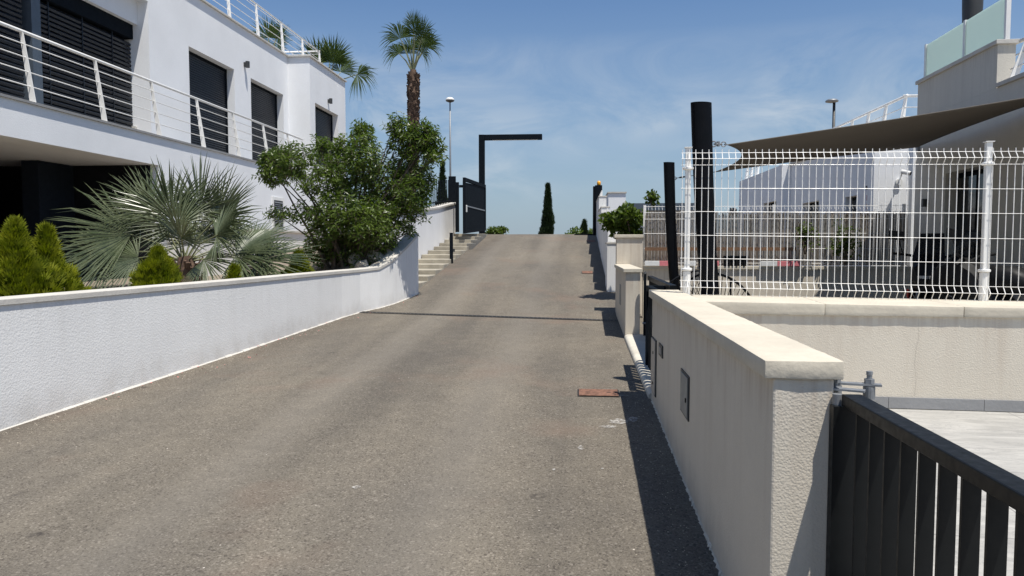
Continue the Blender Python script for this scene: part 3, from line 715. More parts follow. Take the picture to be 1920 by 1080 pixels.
# sliding gate of the neighbour
t = thing('sliding_gate', 'dark closed gate between the near right wall and the next beige pillar', 'gate', (.9, 8, .5))
MB().box(.90, .93, 7.15, 9.32, .50, 1.17).build('panel', M['dark'], t); MB().box(.885, .945, 7.12, 9.34, 1.17, 1.225).build('top_rail', M['grille'], t, bevel=.003); MB().box(.885, .945, 7.12, 9.34, .45, .50).build('bottom_rail', M['grille'], t)
MB().box(.835, .865, 9.28, 9.32, .43, 1.235).build('latch_post', M['dark'], t); MB().lathe((.85, 9.30, 1.235), [(.015, 0), (.022, .015), (.01, .04)], 10).build('knob', M['rim'], t)
t = thing('slatted_gate', 'dark slatted pedestrian gate beside the end of the near right wall', 'gate', (.73, 7, .4))
MB().box(.70, .755, 7.50, 7.56, .33, 1.20).build('post', M['dark'], t, bevel=.003); MB().box(.757, .98, 7.505, 7.555, 1.15, 1.199).build('guide_bar', M['dark'], t)
MB().box(.70, .755, 6.42, 7.499, 1.15, 1.20).build('top_rail', M['dark'], t)
for k in range(9): MB().box(.715, .74, 6.45 + k * .115, 6.45 + k * .115 + .06, .40, 1.149).build('slat', M['dark'], t)
MB().tube([(.69, 7.46, .83), (.665, 7.46, .83), (.665, 7.40, .83)], .009, 8).build('handle', M['galv'], t)
t = thing('curb', 'pale rounded concrete curb under the gates between the right hand walls', 'curb', (.65, 7.9, .35))
g = MB(); pr = [(.606, -.06), (.607, .012), (.610, .028), (.617, .040), (.628, .049), (.642, .054), (.66, .056), (.74, .057), (.95, .06), (.95, -.06)]
yy = [6.39 + (9.385 - 6.39) * i / 8 for i in range(9)]
for y in yy:
    for x, h in pr: g.v.append((x + .03 * (1 - (y - 6.39) / 3) * .5, y, gz(y) + h))
n = len(pr)
for i in range(8):
    for j in range(n - 1): g.f.append((i * n + j, i * n + j + 1, (i + 1) * n + j + 1, (i + 1) * n + j))
g.f.append(tuple(range(n))); g.f.append(tuple(8 * n + j for j in range(n)))
g.build('kerbstone', M['curb'], t)

# next pillar, taller wall, and the walls stepping up the ramp
t = thing('boundary_wall', 'beige rendered wall block with stone coping beyond the dark sliding gate', 'garden wall', (.7, 10.4, .4))
MB().box(.618, .80, 9.39, 11.58, .2, 1.262).build('wall', M['beige'], t, bevel=.006); MB().box(.588, .826, 9.36, 11.58, 1.262, 1.312).build('coping', M['coping'], t, bevel=.006)
MB().box(.612, .6178, 10.3, 10.62, .78, 1.06).build('meter_door', M['greybox'], t)
t = thing('boundary_wall', 'taller beige wall panel below the fig bush and beside the reed fence', 'garden wall', (.8, 11.7, .5))
MB().box(.62, 1.02, 11.585, 11.80, .3, 1.715).build('wall', M['beige'], t, bevel=.006); MB().box(.585, 1.03, 11.56, 11.83, 1.715, 1.765).build('coping', M['coping'], t, bevel=.006)
seg = [(13.55, 14.3, 1.66, .56, 'white pillar'), (14.3, 16.3, 1.95, .60, ''), (16.3, 18.4, 2.25, .60, ''), (18.4, 20.6, 2.55, .61, ''), (20.6, 23.2, 2.95, .62, '')]
lb = ['white pillar with stone coping just beyond the fig bush wall', 'lowest white wall step along the right of the ramp behind the white pillar', 'second white wall step up the right side of the ramp', 'third white wall step up the right side of the ramp', 'highest white wall step beside the orange beacon pillar']
for (y0, y1, zt_, x0, _), l in zip(seg, lb):
    t = thing('boundary_wall', l, 'garden wall', (x0 + .1, (y0 + y1) / 2, gz(y0)), 'white walls stepping up the ramp')
    MB().box(x0, x0 + .2, y0, y1 - .004, gz(y0) - .5, zt_ - .035).build('wall', M['white2'], t); MB().box(x0 - .012, x0 + .212, y0 - .012, y1 - .018, zt_ - .035, zt_).build('coping', M['copingw'], t, bevel=.005)
    if y0 > 14:
        for k in range(4): MB().box(x0 + .07, x0 + .10, y0 + .2 + k * .5, y0 + .23 + k * .5, zt_, zt_ + .16).build('finial', M['wpaint'], t)

# reed fence
t = thing('low_wall', 'low beige wall with stone coping under the reed fence', 'wall', (3, 11.65, .5))
MB().box(1.03, 4.98, 11.60, 11.80, .2, 1.235).build('wall', M['beige'], t); MB().box(1.032, 4.98, 11.57, 11.83, 1.235, 1.285).build('coping', M['coping'], t, bevel=.005)
t = thing('reed_fence', 'weathered reed screen tied to a white wire fence across the back of the yard', 'fence', (3, 11.7, 1.3))
g = MB(); x = 1.045
while x < 4.93:
    w_ = random.uniform(.008, .017); y0 = 11.66 + random.uniform(-.012, .012); h0 = 2.09 + random.uniform(-.03, .025)
    g.add([(x, y0, 1.30), (x + w_, y0, 1.30), (x + w_ / 2, y0 - w_ * .5, 1.30), (x + random.uniform(-.01, .01), y0, h0), (x + w_, y0, h0), (x + w_ / 2, y0 - w_ * .5, h0)],
          [(0, 2, 5, 3), (2, 1, 4, 5), (3, 5, 4), (0, 3, 4, 1)]); x += w_ * .88
g.build('reed_screen', M['reed'], t)
g = MB(); x = 1.05
while x < 4.93: g.tube([(x, 11.62, 1.29), (x, 11.62, 2.1), (x, 11.585, 2.14), (x, 11.62, 2.18), (x, 11.62, 2.215)], .0022, 4, up=(1, 0, 0)); x += .052
for z in (1.33, 1.55, 1.78, 2.0, 2.10, 2.19): g.tube([(1.04, 11.616, z), (4.94, 11.616, z)], .003, 4)
g.build('wire_mesh', M['wpaint'], t)
for x in (1.055, 3.0, 4.9): MB().box(x - .02, x + .02, 11.70, 11.74, 1.285, 2.22).build('post', M['wpaint'], t)
t = thing('timber_batten', 'thin brown timber batten running along the foot of the reed fence', 'batten', (2.4, 11.57, 1.6)); MB().bar((1.05, 11.575, 1.545), (3.3, 11.575, 1.545), .02, .05).build('plank', M['wood'], t)
bl = None
for i, (x0, x1, red) in enumerate(((1.05, 1.27, 0), (1.27, 1.50, 1), (1.68, 1.82, 0), (1.86, 2.16, 1), (2.78, 3.02, 0), (3.02, 3.36, 1))):
    o = MB().bar((x0, 11.55, 1.325), (x1, 11.55, 1.325), .025, .075).build('barrier_board', M['pink'] if red else M['wplastic'], None, bevel=.004)
    tag(o, ('faded red' if red else 'white') + ' board at the foot of the reed fence, ' + ['left end beside the beige wall', 'second from the left', 'behind the white fence post', 'left of the large leaning mast', 'right of the large leaning mast', 'farthest right one'][i], 'board', 'red and white boards under the reeds')

# ================================================================== MASTS AND SAIL
def mast(base, topc, r, label):
    t = thing('sail_mast', label, 'mast', base, 'black masts holding the shade sail')
    b, c = Vector(base), Vector(topc); g = MB(); n = 24; d = (c - b).normalized(); a_ = d.cross(Vector((0, 1, 0))).normalized(); e = a_.cross(d)
    for k in range(9):
        q = k / 8; p = b.lerp(c, q) + Vector((-.025 * math.sin(math.pi * q), 0, 0)); rr = r * (.90 + .16 * q)
        for j in range(n):
            th = 2 * math.pi * j / n; off = a_ * math.cos(th) * rr + e * math.sin(th) * rr * .72
            tl = Vector((0, 0, -.10 * (off.x + r))) if k == 8 else Vector((0, 0, 0)); g.v.append(tuple(p + off + tl))
    for k in range(8):
        for j in range(n): g.f.append((k * n + j, k * n + (j + 1) % n, (k + 1) * n + (j + 1) % n, (k + 1) * n + j))
    g.f.append(tuple(range(n))[::-1]); g.f.append(tuple(8 * n + j for j in range(n)))
    g.build('pole', M['darkm'], t, smooth=False); MB().lathe(base, [(.16, 0), (.16, .015), (.1, .02)], 20).build('base_plate', M['dark'], t)
    return t
m1 = mast((1.22, 6.5, .43), (1.047, 6.5, 2.81), .083, 'large black leaning mast behind the near mesh fence')
m2 = mast((1.475, 10.9, .43), (1.318, 10.9, 2.79), .074, 'smaller looking black leaning mast behind the dark sliding gate')
for m_, p in ((m1, (1.145, 6.5, 2.456)), (m2, (1.39, 10.9, 2.556))): MB().torus((p[0] + .012, p[1], p[2]), (0, 1, 0), .022, .006, 14, 6).build('eye_bolt', M['galv'], m_)
A, B, D, C_ = Vector((1.295, 6.6, 2.462)), Vector((1.87, 10.3, 2.587)), Vector((4.95, 11.45, 3.03)), Vector((4.88, 7.9, 3.13))
t = thing('shade_sail', 'taupe four-cornered shade sail stretched from the masts to the right house', 'shade sail', tuple((A + C_) / 2))
cen = (A + B + C_ + D) / 4
def qe(p, q, s_, pull): m_ = (p + q) / 2; c_ = m_ + (cen - m_) * pull * 2; return p * (1 - s_) ** 2 + c_ * 2 * s_ * (1 - s_) + q * s_ * s_
N = 26; g = MB()
for i in range(N + 1):
    for j in range(N + 1):
        u, v = i / N, j / N
        e = qe(A, C_, u, .05) * (1 - v) + qe(B, D, u, .07) * v + qe(A, B, v, .14) * (1 - u) + qe(C_, D, v, .08) * u
        e -= A * (1 - u) * (1 - v) + C_ * u * (1 - v) + B * (1 - u) * v + D * u * v
        e.z -= .10 * math.sin(math.pi * u) * math.sin(math.pi * v); g.v.append(tuple(e))
for i in range(N):
    for j in range(N): a = i * (N + 1) + j; g.f.append((a, a + N + 1, a + N + 2, a + 1))
o = g.build('cloth', M['sail'], t, smooth=True); sm = o.modifiers.new('thickness', 'SOLIDIFY'); sm.thickness = .003
hm = MB()
for (p, q, pl) in ((A, C_, .05), (B, D, .07), (A, B, .14), (C_, D, .08)): hm.tube([qe(p, q, i / 20, pl) for i in range(21)], .006, 6)
hm.build('hem', M['sail'], t)
g = MB(); g.tube([(1.16, 6.5, 2.456), (1.235, 6.55, 2.46)], .008, 6); g.torus((1.25, 6.56, 2.461), (0, 1, 0), .02, .005, 12, 5); g.tube([(1.26, 6.57, 2.461), A], .006, 6); g.tube([(1.2, 6.53, 2.44), (1.2, 6.53, 2.48)], .014, 8); g.build('turnbuckle', M['galv'], t)
g = MB(); g.tube([(1.41, 10.9, 2.556), B], .005, 6); g.tube([(1.46, 10.83, 2.56), (1.58, 10.68, 2.567)], .012, 6); g.build('tension_cable', M['rim'], t)
g = MB(); g.tube([D, (4.995, 11.5, 3.035)], .008, 6); g.box(4.96, 4.998, 11.46, 11.54, 2.97, 3.09); g.build('wall_bracket', M['galv'], t)

# ================================================================== RIGHT HOUSE
H2 = thing('beige_house', 'beige house on the right with frosted glass roof screen and dark sliding door', 'house', (6.5, 9.5, .4))
th = R(1.8); hu = Vector((-math.sin(th), -math.cos(th), 0)); hn = Vector((-math.cos(th), math.sin(th), 0)); HO = Vector((5.0, 11.6, 0))
def hp(s_, o_, z): p = HO + hu * s_ + hn * o_; return (p.x, p.y, z)
def hbox(s0, s1, o0, o1, z0, z1):
    return MB().prism([hp(s0, o0, 0)[:2], hp(s1, o0, 0)[:2], hp(s1, o1, 0)[:2], hp(s0, o1, 0)[:2]], z0, z1)
g = MB(); holed(g, HO[:2], hu[:2], hn[:2], 0, 4.6, .2, 3.45, [(.98, 2.08, .45, 2.57)], .3); g.build('wall', M['beige2'], H2)
hbox(0.002, 4.598, -.302, -4, .2, 3.05).build('inner_wall', M['beige2'], H2)
hbox(0, 2.22, -.2, 0, 3.451, 3.96).build('parapet', M['beige2'], H2)
hbox(-.03, 2.25, -.23, .03, 3.96, 4.01).build('parapet_coping', M['copingw'], H2, bevel=.004)
hbox(2.251, 4.6, -.23, .03, 3.451, 3.50).build('terrace_coping', M['copingw'], H2, bevel=.004)
d_ = MB(); d_ = hbox(.985, 2.075, -.22, -.16, .46, 2.565).build('sliding_door', M['dark'], H2)
hbox(1.03, 1.50, -.16, -.15, .55, 2.5).build('pane', M['glass'], d_); hbox(1.56, 2.03, -.16, -.15, .55, 2.5).build('pane', M['glass'], d_)
hbox(.39, .47, .002, .07, 2.15, 2.26).build('wall_lamp', M['rim'], H2)
for s_ in (.03, 1.21, 2.22): hbox(s_ - .022, s_ + .022, -.12, -.07, 4.011, 4.53 if s_ < 2 else 4.62).build('screen_post', M['wpaint'], H2)
for a_, b_ in ((.055, 1.185), (1.235, 2.195)): hbox(a_, b_, -.10, -.088, 4.035, 4.52).build('glass_panel', M['frosted'], H2)
rt = railing(H2, hp(2.34, -.05, 0)[:2], hu[:2], (-hn)[:2], 2.2, [.15, 1.6], 3.50, .46, .30, 'roof_railing', rails=(0, .17, .33))
hbox(2.6, 4.4, -1.2, -1.6, 3.06, 3.92).build('terrace_cabinet', M['white'], H2)
for k in range(6): hbox(2.62, 4.38, -1.19, -1.199, 3.2 + k * .11, 3.25 + k * .11).build('louvre', M['wpaint'], H2)
t = thing('chimney_flue', 'dark tapering flue rising behind the frosted glass roof screen', 'flue', (5.8, 11.75, 3.05))
MB().tube([(5.8, 11.75, 3.05), (5.8, 11.75, 4.7), (5.8, 11.75, 5.1), (5.79, 11.75, 6.2)], [.115, .12, .135, .15], 18).build('pipe', M['rim'], t, smooth=True)
MB().tube([(5.79, 11.75, 6.2), (5.79, 11.75, 6.25)], .19, 18).build('cowl', M['rim'], t)

# the row of houses beyond
H3 = thing('white_house', 'white row house with a security camera on its end wall behind the reed fence', 'house', (5.5, 14, .4))
MB().box(4.655, 5.24, 12.25, 12.5, .3, 3.50).build('end_wall', M['white'], H3)
g = MB(); holed(g, (4.75, 0), (0, 1), (-1, 0), 12.5, 17.15, .3, 3.38, [(13.22, 13.76, 1.3, 2.45), (15.2, 16.27, 1.3, 2.48)], .2); g.build('facade', M['white'], H3)
for a_, b_, zt_ in ((13.225, 13.755, 2.445), (15.205, 16.265, 2.475)):
    wn = MB().box(4.87, 4.93, a_, b_, 1.31, zt_).build('window', M['dark'], H3); MB().box(4.862, 4.869, a_ + .06, b_ - .06, 1.37, zt_ - .06).build('pane', M['glass'], wn)
MB().box(4.97, 9, 12.5, 17.15, .3, 3.3).build('inner_wall', M['white'], H3)
MB().box(4.70, 4.97, 12.502, 17.15, 3.38, 3.42).build('coping', M['copingw'], H3)
MB().box(5.42, 9, 13.2, 18.2, 3.301, 3.56).build('roof_block', M['white'], H3); MB().box(5.39, 9.05, 13.15, 18.22, 3.56, 3.60).build('roof_coping', M['copingw'], H3)
MB().box(5.42, 5.9, 17.3, 18.15, 3.601, 3.98).build('roof_box', M['white'], H3)
railing(H3, (5.48, 13.25), (0, 1), (1, 0), 4.6, [.05, .85, 1.65, 2.5, 3.3, 4.1], 3.60, .52, .12, 'roof_railing', rails=(0, .2, .36))
railing(H3, (5.5, 13.28), (1, 0), (0, 1), 2.5, [.35, 1.3, 2.2], 3.60, .52, .05, 'roof_railing', rails=(0, .2, .36))
g = MB(); g.box(4.735, 4.7495, 12.62, 12.74, 2.18, 2.42); sg = g.build('alarm_sign', M['red'], H3); MB().box(4.731, 4.7345, 12.635, 12.725, 2.27, 2.33).build('white_band', M['wplastic'], sg); MB().box(4.731, 4.7345, 12.635, 12.725, 2.19, 2.26).build('black_band', M['black'], sg)
MB().lathe((4.73, 12.68, 2.50), [(.02, 0), (.035, .02), (.035, .06), (.02, .07)], 10).build('door_camera', M['rim'], H3)
c = MB(); c.tube([(5.02, 12.12, 2.74), (5.11, 12.02, 2.70)], .034, 12); c.tube([(5.03, 12.13, 2.72), (5.03, 12.21, 2.62), (5.03, 12.248, 2.59)], .012, 8); c.tube([(5.03, 12.21, 2.59), (5.03, 12.249, 2.59)], .05, 12); scm = c.build('security_camera', M['wplastic'], H3)
MB().tube([(5.11, 12.02, 2.70), (5.114, 12.016, 2.698)], .027, 12).build('lens', M['black'], scm)
H4 = thing('white_house', 'farthest white row house seen through the mesh fence, with a dark floodlight', 'house', (5.5, 19, .4))
MB().box(4.55, 4.76, 17.155, 17.4, .3, 3.40).build('end_wall', M['white'], H4)
g = MB(); holed(g, (4.56, 0), (0, 1), (-1, 0), 17.4, 21.56, .3, 3.39, [(17.62, 18.83, 1.3, 2.62)], .2); g.build('facade', M['white'], H4)
wn = MB().box(4.68, 4.74, 17.625, 18.825, 1.31, 2.615).build('window', M['dark'], H4); MB().box(4.672, 4.679, 17.7, 18.75, 1.4, 2.55).build('pane', M['glass'], wn)
MB().box(4.77, 9, 17.4, 21.56, .3, 3.30).build('inner_wall', M['white'], H4)
g = MB(); g.tube([(4.55, 21.57, 2.5), (4.47, 21.6, 2.5)], .02, 8); g.bar((4.36, 21.5, 2.56), (4.44, 21.62, 2.52), .16, .20); g.build('floodlight', M['rim'], H4, bevel=.01)
railing(H4, (4.7, 20.0), (0, 1), (1, 0), 1.5, [.1, .8, 1.4], 3.39, .42, .1, 'roof_railing', rails=(0, .15, .28))
g = MB(); g.tube([(4.75, 17.55, 2.62), (4.62, 17.5, 2.60)], .02, 8); g.build('lamp', M['rim'], H4)
t = thing('garage', 'small white building with a dark flat canopy far behind the fig bush', 'building', (1.5, 26, 2))
MB().box(1.08, 1.66, 25.5, 29, 1.9, 3.36).build('wall', M['white'], t); MB().box(1.05, 1.69, 25.46, 29, 3.36, 3.40).build('coping', M['copingw'], t); MB().box(1.70, 4.5, 25.6, 29, 2.78, 3.02).build('canopy', M['slate'], t)
MB().box(1.70, 4.5, 26.4, 29, 1.9, 2.779).build('back_wall', M['white'], t)

# ================================================================== STREET LAMPS
def lamp(x, y, z0, h, rz, label, r=.06):
    t = thing('street_lamp', label, 'street lamp', (x, y, z0), 'street lamps')
    MB().tube([(x, y, z0), (x, y, z0 + h * .55), (x, y, z0 + h)], [r * 1.3, r, r * .7], 12).build('pole', M['galv'], t, smooth=True)
    MB().lathe((x, y, z0 + h - .02), [(.07, 0), (.20, .05), (.24, .10)], 18).build('lamp_base', M['rim'], t, smooth=True)
    MB().lathe((x, y, z0 + h + .08), [(.24, 0), (.22, .08), (.14, .15), (.02, .18)], 18).build('lamp_cap', M['wpaint'], t, smooth=True); return t
lamp(-6.75, 40, 1.9, 7.35, 0, 'tall thin street lamp with a round white head behind the bar fence', .05)
t = thing('street_lamp', 'street lamp with a flat arm head above the roofs on the right', 'street lamp', (11.5, 35, 1.9), 'street lamps')
MB().tube([(11.5, 35, 1.9), (11.5, 35, 8.0)], [.09, .06], 12).build('pole', M['rim'], t, smooth=True)
g = MB(); g.lathe((11.40, 35, 8.0), [(.10, -.02), (.27, .02), (.28, .07), (.2, .13), (.05, .15)], 18); g.build('lamp_head', M['galv'], t, smooth=True)

# ================================================================== PLANTS
def fan(vs, fs, hub, d, nrm, Rl, n, spread, droop, web=.42, jit=.10, wid=1.0):
    d = d.normalized(); nrm = (nrm - d * nrm.dot(d)).normalized(); sd = d.cross(nrm)
    st = spread / n
    for i in range(n):
        th = -spread / 2 + st * (i + .5) + random.uniform(-.2, .2) * st
        L = Rl * (.80 + .20 * math.cos(th * .8)) * random.uniform(1 - jit, 1 + jit)
        dr = d * math.cos(th) + sd * math.sin(th); cr = -d * math.sin(th) + sd * math.cos(th)
        dr = (dr + nrm * (.10 + .06 * math.cos(2 * th)) + Vector((random.uniform(-.04, .04),) * 3)).normalized()
        hw = math.tan(st / 2) * web * L * 1.05 * wid
        p1 = hub + dr * web * L; fold = nrm * hw * (.8 if i % 2 else -.8)
        drp = Vector((0, 0, -droop * L * random.uniform(.5, 1.5)))
        p2 = hub + dr * L * .74 + drp * .45; p3 = hub + dr * L + drp * random.uniform(.9, 1.7)
        b = len(vs); w2 = max(hw * .55, .004)
        vs += [tuple(hub), tuple(p1 - cr * hw), tuple(p1 + fold), tuple(p1 + cr * hw), tuple(p2 - cr * w2), tuple(p2 + fold * .5), tuple(p2 + cr * w2), tuple(p3)]
        fs += [(b, b + 1, b + 2), (b, b + 2, b + 3), (b + 1, b + 4, b + 5, b + 2), (b + 2, b + 5, b + 6, b + 3), (b + 4, b + 7, b + 5), (b + 5, b + 7, b + 6)]

def silver_palm():
    Y = 10.2; heart = Vector((-5.55, Y, 1.44)); k = .0073
    t = thing('fan_palm', 'silvery fan palm with spreading stiff fronds behind the left garden wall', 'palm', (-5.52, Y, .9))
    tr = MB(); tr.tube([(-5.46, Y, .6), (-5.49, Y, 1.05), (-5.52, Y, 1.25), heart], [.17, .16, .15, .09], 14)
    for i in range(46):
        a = random.uniform(0, 6.28); z = random.uniform(.9, 1.35); q = Vector((-5.51 + .14 * math.cos(a), Y + .14 * math.sin(a), z))
        tr.bar(q, q + Vector((math.cos(a) * .07, math.sin(a) * .07, .10)), .035, .02)
    tr.build('trunk', M['palmbark'], t)
    vs, fs = [], []; pt = MB()
    # hub offset px (right, up, depth m), fan direction (right, up, depth), radius m
    L = [(-25, 75, .0, -.05, 1, 0, .80), (15, 85, .25, .25, 1, .1, .80), (60, 70, .1, .7, .8, 0, .72), (-75, 90, .1, -.8, .75, .1, .68), (-100, 38, -.1, -1, .42, -.1, .92), (-120, 5, -.25, -1, .02, -.15, .88),
         (-70, -5, -.3, -.9, -.35, -.3, .60), (20, 30, -.35, .15, .9, -.35, .58), (75, 35, -.15, .85, .55, -.2, .66), (100, -2, .05, 1, .15, 0, .76), (130, -12, .3, 1, .0, .2, .80), (60, -10, -.3, .8, -.45, -.25, .55),
         (-20, 20, .5, -.2, .6, .6, .7), (45, 25, .5, .6, .4, .6, .7), (-60, 35, .5, -.7, .4, .6, .7), (0, 55, -.15, -.45, .85, -.25, .62), (-45, -22, .1, -.8, -.5, .2, .55), (90, -20, .3, .7, -.4, .4, .6), (-95, 60, .35, -.9, .5, .3, .66), (35, 60, .45, .45, .9, .4, .7), (110, 20, .45, .9, .35, .4, .66)]
    for (dx, dz, dy, rx, rz_, ry, rad) in L:
        hub = heart + Vector((dx * k, dy, dz * k + .03)); d = Vector((rx, ry, rz_)).normalized()
        nrm = Vector((-.25 * rx, -1, .75 + .2 * abs(rx))) + Vector((random.uniform(-.35, .35), 0, random.uniform(-.2, .2)))
        mid = heart.lerp(hub, .5) + Vector((0, 0, .04)); pt.tube([heart + Vector((random.uniform(-.04, .04), random.uniform(-.04, .04), -.08)), mid, hub + d * .05], [.013, .010, .007], 5)
        low = 1 if rz_ > .5 else 1.8
        fan(vs, fs, hub, d, nrm, rad * 1.12 * random.uniform(.92, 1.1), 48, R(205), .06 * low, .40, .14, 1.12)
    leafmesh('fronds', vs, fs, M['silver'], t); pt.build('petioles', M['petiole'], t)
silver_palm()

def washingtonia(base, ht, rad, rt, label, L, seed, shag=True, n=40):
    random.seed(seed); t = thing('palm_tree', label, 'palm', base, 'tall fan palms'); b = Vector(base); top = b + Vector((rad * .25, 0, ht))
    tr = MB(); pts, rs = [], []
    for i in range(15):
        q = i / 14; pts.append(b.lerp(top, q) + Vector((.08 * math.sin(q * 3), 0, 0))); rs.append(rt * ((1.0 - .12 * q) if q < .45 else (1.12 if q < .93 else .7)))
    tr.tube(pts, rs, 16)
    for i in range(420 if shag else 120):
        q = random.uniform(.46, .97); a = random.uniform(0, 6.28); p = b.lerp(top, q) + Vector((.08 * math.sin(q * 3) + math.cos(a) * rt * 1.05, math.sin(a) * rt * 1.05, 0)); ln = random.uniform(.10, .2)
        up = 1 if random.random() < .8 else -1
        tr.bar(p, p + Vector((math.cos(a) * ln * .38, math.sin(a) * ln * .38, up * ln)), .07, .025, up=(math.cos(a), math.sin(a), .2))
    tr.build('trunk', M['palmbark'], t)
    vs, fs = [], []; pt = MB()
    for (ax, az, ay, lp, fr, drp) in L:
        d = Vector((ax, ay, az)).normalized(); hub = top + d * lp * rad; dd = (d + Vector((0, 0, -.05 if az > .3 else -.45))).normalized()
        pt.tube([top - Vector((0, 0, .1)), top + d * lp * rad * .5 + Vector((0, 0, .03)), hub], [.03, .022, .014], 5)
        nrm = Vector((random.uniform(-.5, .5) - ax * .4, -1, .55))
        fan(vs, fs, hub, dd, nrm, fr * rad, n, R(195), drp, .5, .08, 1.0)
    leafmesh('fronds', vs, fs, M['palmleaf'], t); pt.build('petioles', M['petiole'], t); return t
C1 = [(-.40, 1, 0, 1.25, .92, .30), (-.22, 1, .5, 1.0, .7, .10), (.0, 1, .1, 1.75, .55, .0), (.36, 1.0, -.2, 1.20, .95, .16), (.50, 1, .15, 1.0, .85, .20), (-.6, .7, -.1, .8, .70, .45), (.55, .75, -.3, .7, .75, .40), (.25, .95, .5, 1.1, .85, .12), (-.35, .8, .5, .9, .8, .3), (.12, 1, -.2, 1.3, .7, .05)]
washingtonia((-5.58, 24.5, 1.2), 6.15, .88, .142, 'tall fan palm with a shaggy brown trunk beside the street lamp', C1, 3)
C2 = [(-.5, .85, 0, .75, 1.0, .08), (.15, .95, -.1, .7, .95, .06), (-.15, .9, .3, .8, .95, .06), (.98, .30, -.2, .95, .75, .30), (-.9, .4, -.1, .7, .9, .25), (.35, .75, .5, .6, .8, .15), (-.4, .5, -.6, .6, .9, .25)]
washingtonia((-9.42, 27.5, .5), 7.05, 1.2, .2, 'lower fan palm showing its crown past the corner of the white house', C2, 5)
washingtonia((-10.42, 24.6, .5), 7.35, .85, .2, 'fan palm tip showing through the roof railing of the white house', [(-.1, .95, 0, .8, .9, .05), (.25, .95, .1, .8, .8, .05), (.5, .7, 0, .5, .6, .1), (-.5, .7, 0, .5, .6, .1)], 9)
random.seed(11)

def leafy(vs, fs, p, d, L, w):
    d = d.normalized(); s_ = d.cross(Vector((random.uniform(-1, 1), random.uniform(-1, 1), random.uniform(.2, 1)))).normalized(); n = s_.cross(d)
    b = len(vs); m_ = p + d * L * .45 - n * w * .15
    vs += [tuple(p), tuple(m_ - s_ * w + n * w * .3), tuple(p + d * L + n * L * random.uniform(-.15, .05)), tuple(m_ + s_ * w + n * w * .3), tuple(m_)]
    fs += [(b, b + 1, b + 4), (b + 1, b + 2, b + 4), (b + 4, b + 2, b + 3), (b, b + 4, b + 3)]

def rndv():
    while True:
        v = Vector((random.uniform(-1, 1), random.uniform(-1, 1), random.uniform(-1, 1)))
        if .02 < v.length < 1: return v

def bush():
    Y = 12.6; k = Y / 1400; base = Vector((-3.95, Y, 1.15))
    t = thing('shrub_tree', 'large dark green leafy shrub tree leaning over the left garden wall', 'tree', base)
    px = lambda x, y: Vector(((x - 1080) * k * 1.006 + .0, Y, 1.6 + (460 - y) * k))
    clumps = [(505, 312, 32, 38, 1.0), (500, 330, 22, 18, 1), (560, 300, 45, 26, 1), (548, 328, 24, 12, .4), (618, 290, 30, 26, 1), (612, 345, 55, 40, 1), (658, 330, 52, 50, .85), (690, 300, 32, 50, 1), (672, 258, 15, 24, .7), (680, 245, 8, 14, .9), (712, 350, 58, 70, 1),
              (757, 325, 40, 42, 1), (785, 292, 34, 30, .8), (745, 275, 20, 28, .8), (735, 246, 6, 28, .4), (754, 244, 5, 26, .4), (798, 252, 8, 24, .5), (815, 262, 12, 14, .6), (822, 288, 10, 12, .8), (806, 262, 12, 22, .8), (770, 262, 18, 22, .7), (500, 300, 22, 26, .9), (770, 370, 36, 44, 1),
              (652, 400, 64, 44, .95), (578, 402, 36, 20, .5), (528, 408, 30, 12, .55), (618, 440, 46, 36, .9), (692, 420, 60, 50, .9), (740, 405, 40, 34, .8), (656, 465, 56, 30, .9), (700, 468, 44, 32, .9), (585, 470, 36, 22, .9), (610, 486, 46, 18, 1), (665, 488, 52, 18, 1), (700, 440, 50, 30, 1), (812, 300, 14, 16, .6), (800, 275, 12, 18, .6), (785, 405, 18, 18, .2), (765, 435, 12, 12, .15), (745, 240, 4, 22, .3), (778, 256, 6, 22, .4), (690, 256, 6, 22, .5), (640, 275, 12, 18, .7), (600, 272, 10, 14, .7), (795, 345, 18, 26, .7), (520, 290, 16, 14, .8)]
    vs, fs = [], []; br = MB(); tips = []
    for j in range(9): tips.append(base + Vector((random.uniform(-.25, .25), random.uniform(-.2, .2), 0)))
    for (x, y, rx, ry, dn) in clumps:
        c = px(x, y); c.y += random.uniform(-.45, .35) * min(1, rx / 40); rxm, rzm = rx * k, ry * k; rym = min(rxm * 1.1, .55)
        s0 = random.choice(tips); mid = s0.lerp(c, .5) + Vector((random.uniform(-.1, .1), random.uniform(-.1, .1), .12))
        br.tube([s0 - Vector((0, 0, .2)), s0.lerp(mid, .5), mid, c], [.03, .024, .016, .006], 6)
        nt = int(16 + dn * 900 * rxm * rzm)
        for _ in range(nt):
            v = rndv(); v *= (.55 + .45 * random.random()) / max(v.length, .3) * v.length ** .6
            p = c + Vector((v.x * rxm, v.y * rym, v.z * rzm)); td = (Vector((v.x, v.y * .8, v.z * .6 + .55)) + rndv() * .5).normalized(); tl = random.uniform(.07, .17)
            br.tube([p - td * .05, p + td * tl], [.004, .002], 3, cap=False)
            nl = random.randint(6, 9)
            for q in range(nl):
                a = q * 2.4; s_ = td.orthogonal().normalized(); s2 = td.cross(s_); o_ = s_ * math.cos(a) + s2 * math.sin(a)
                leafy(vs, fs, p + td * tl * (q / nl), o_ * .9 + td * random.uniform(.1, .8) + Vector((0, 0, -.25)), random.uniform(.07, .115), random.uniform(.012, .018))
    leafmesh('crown', vs, fs, M['bush'], t); br.build('branches', M['bark'], t)
bush()

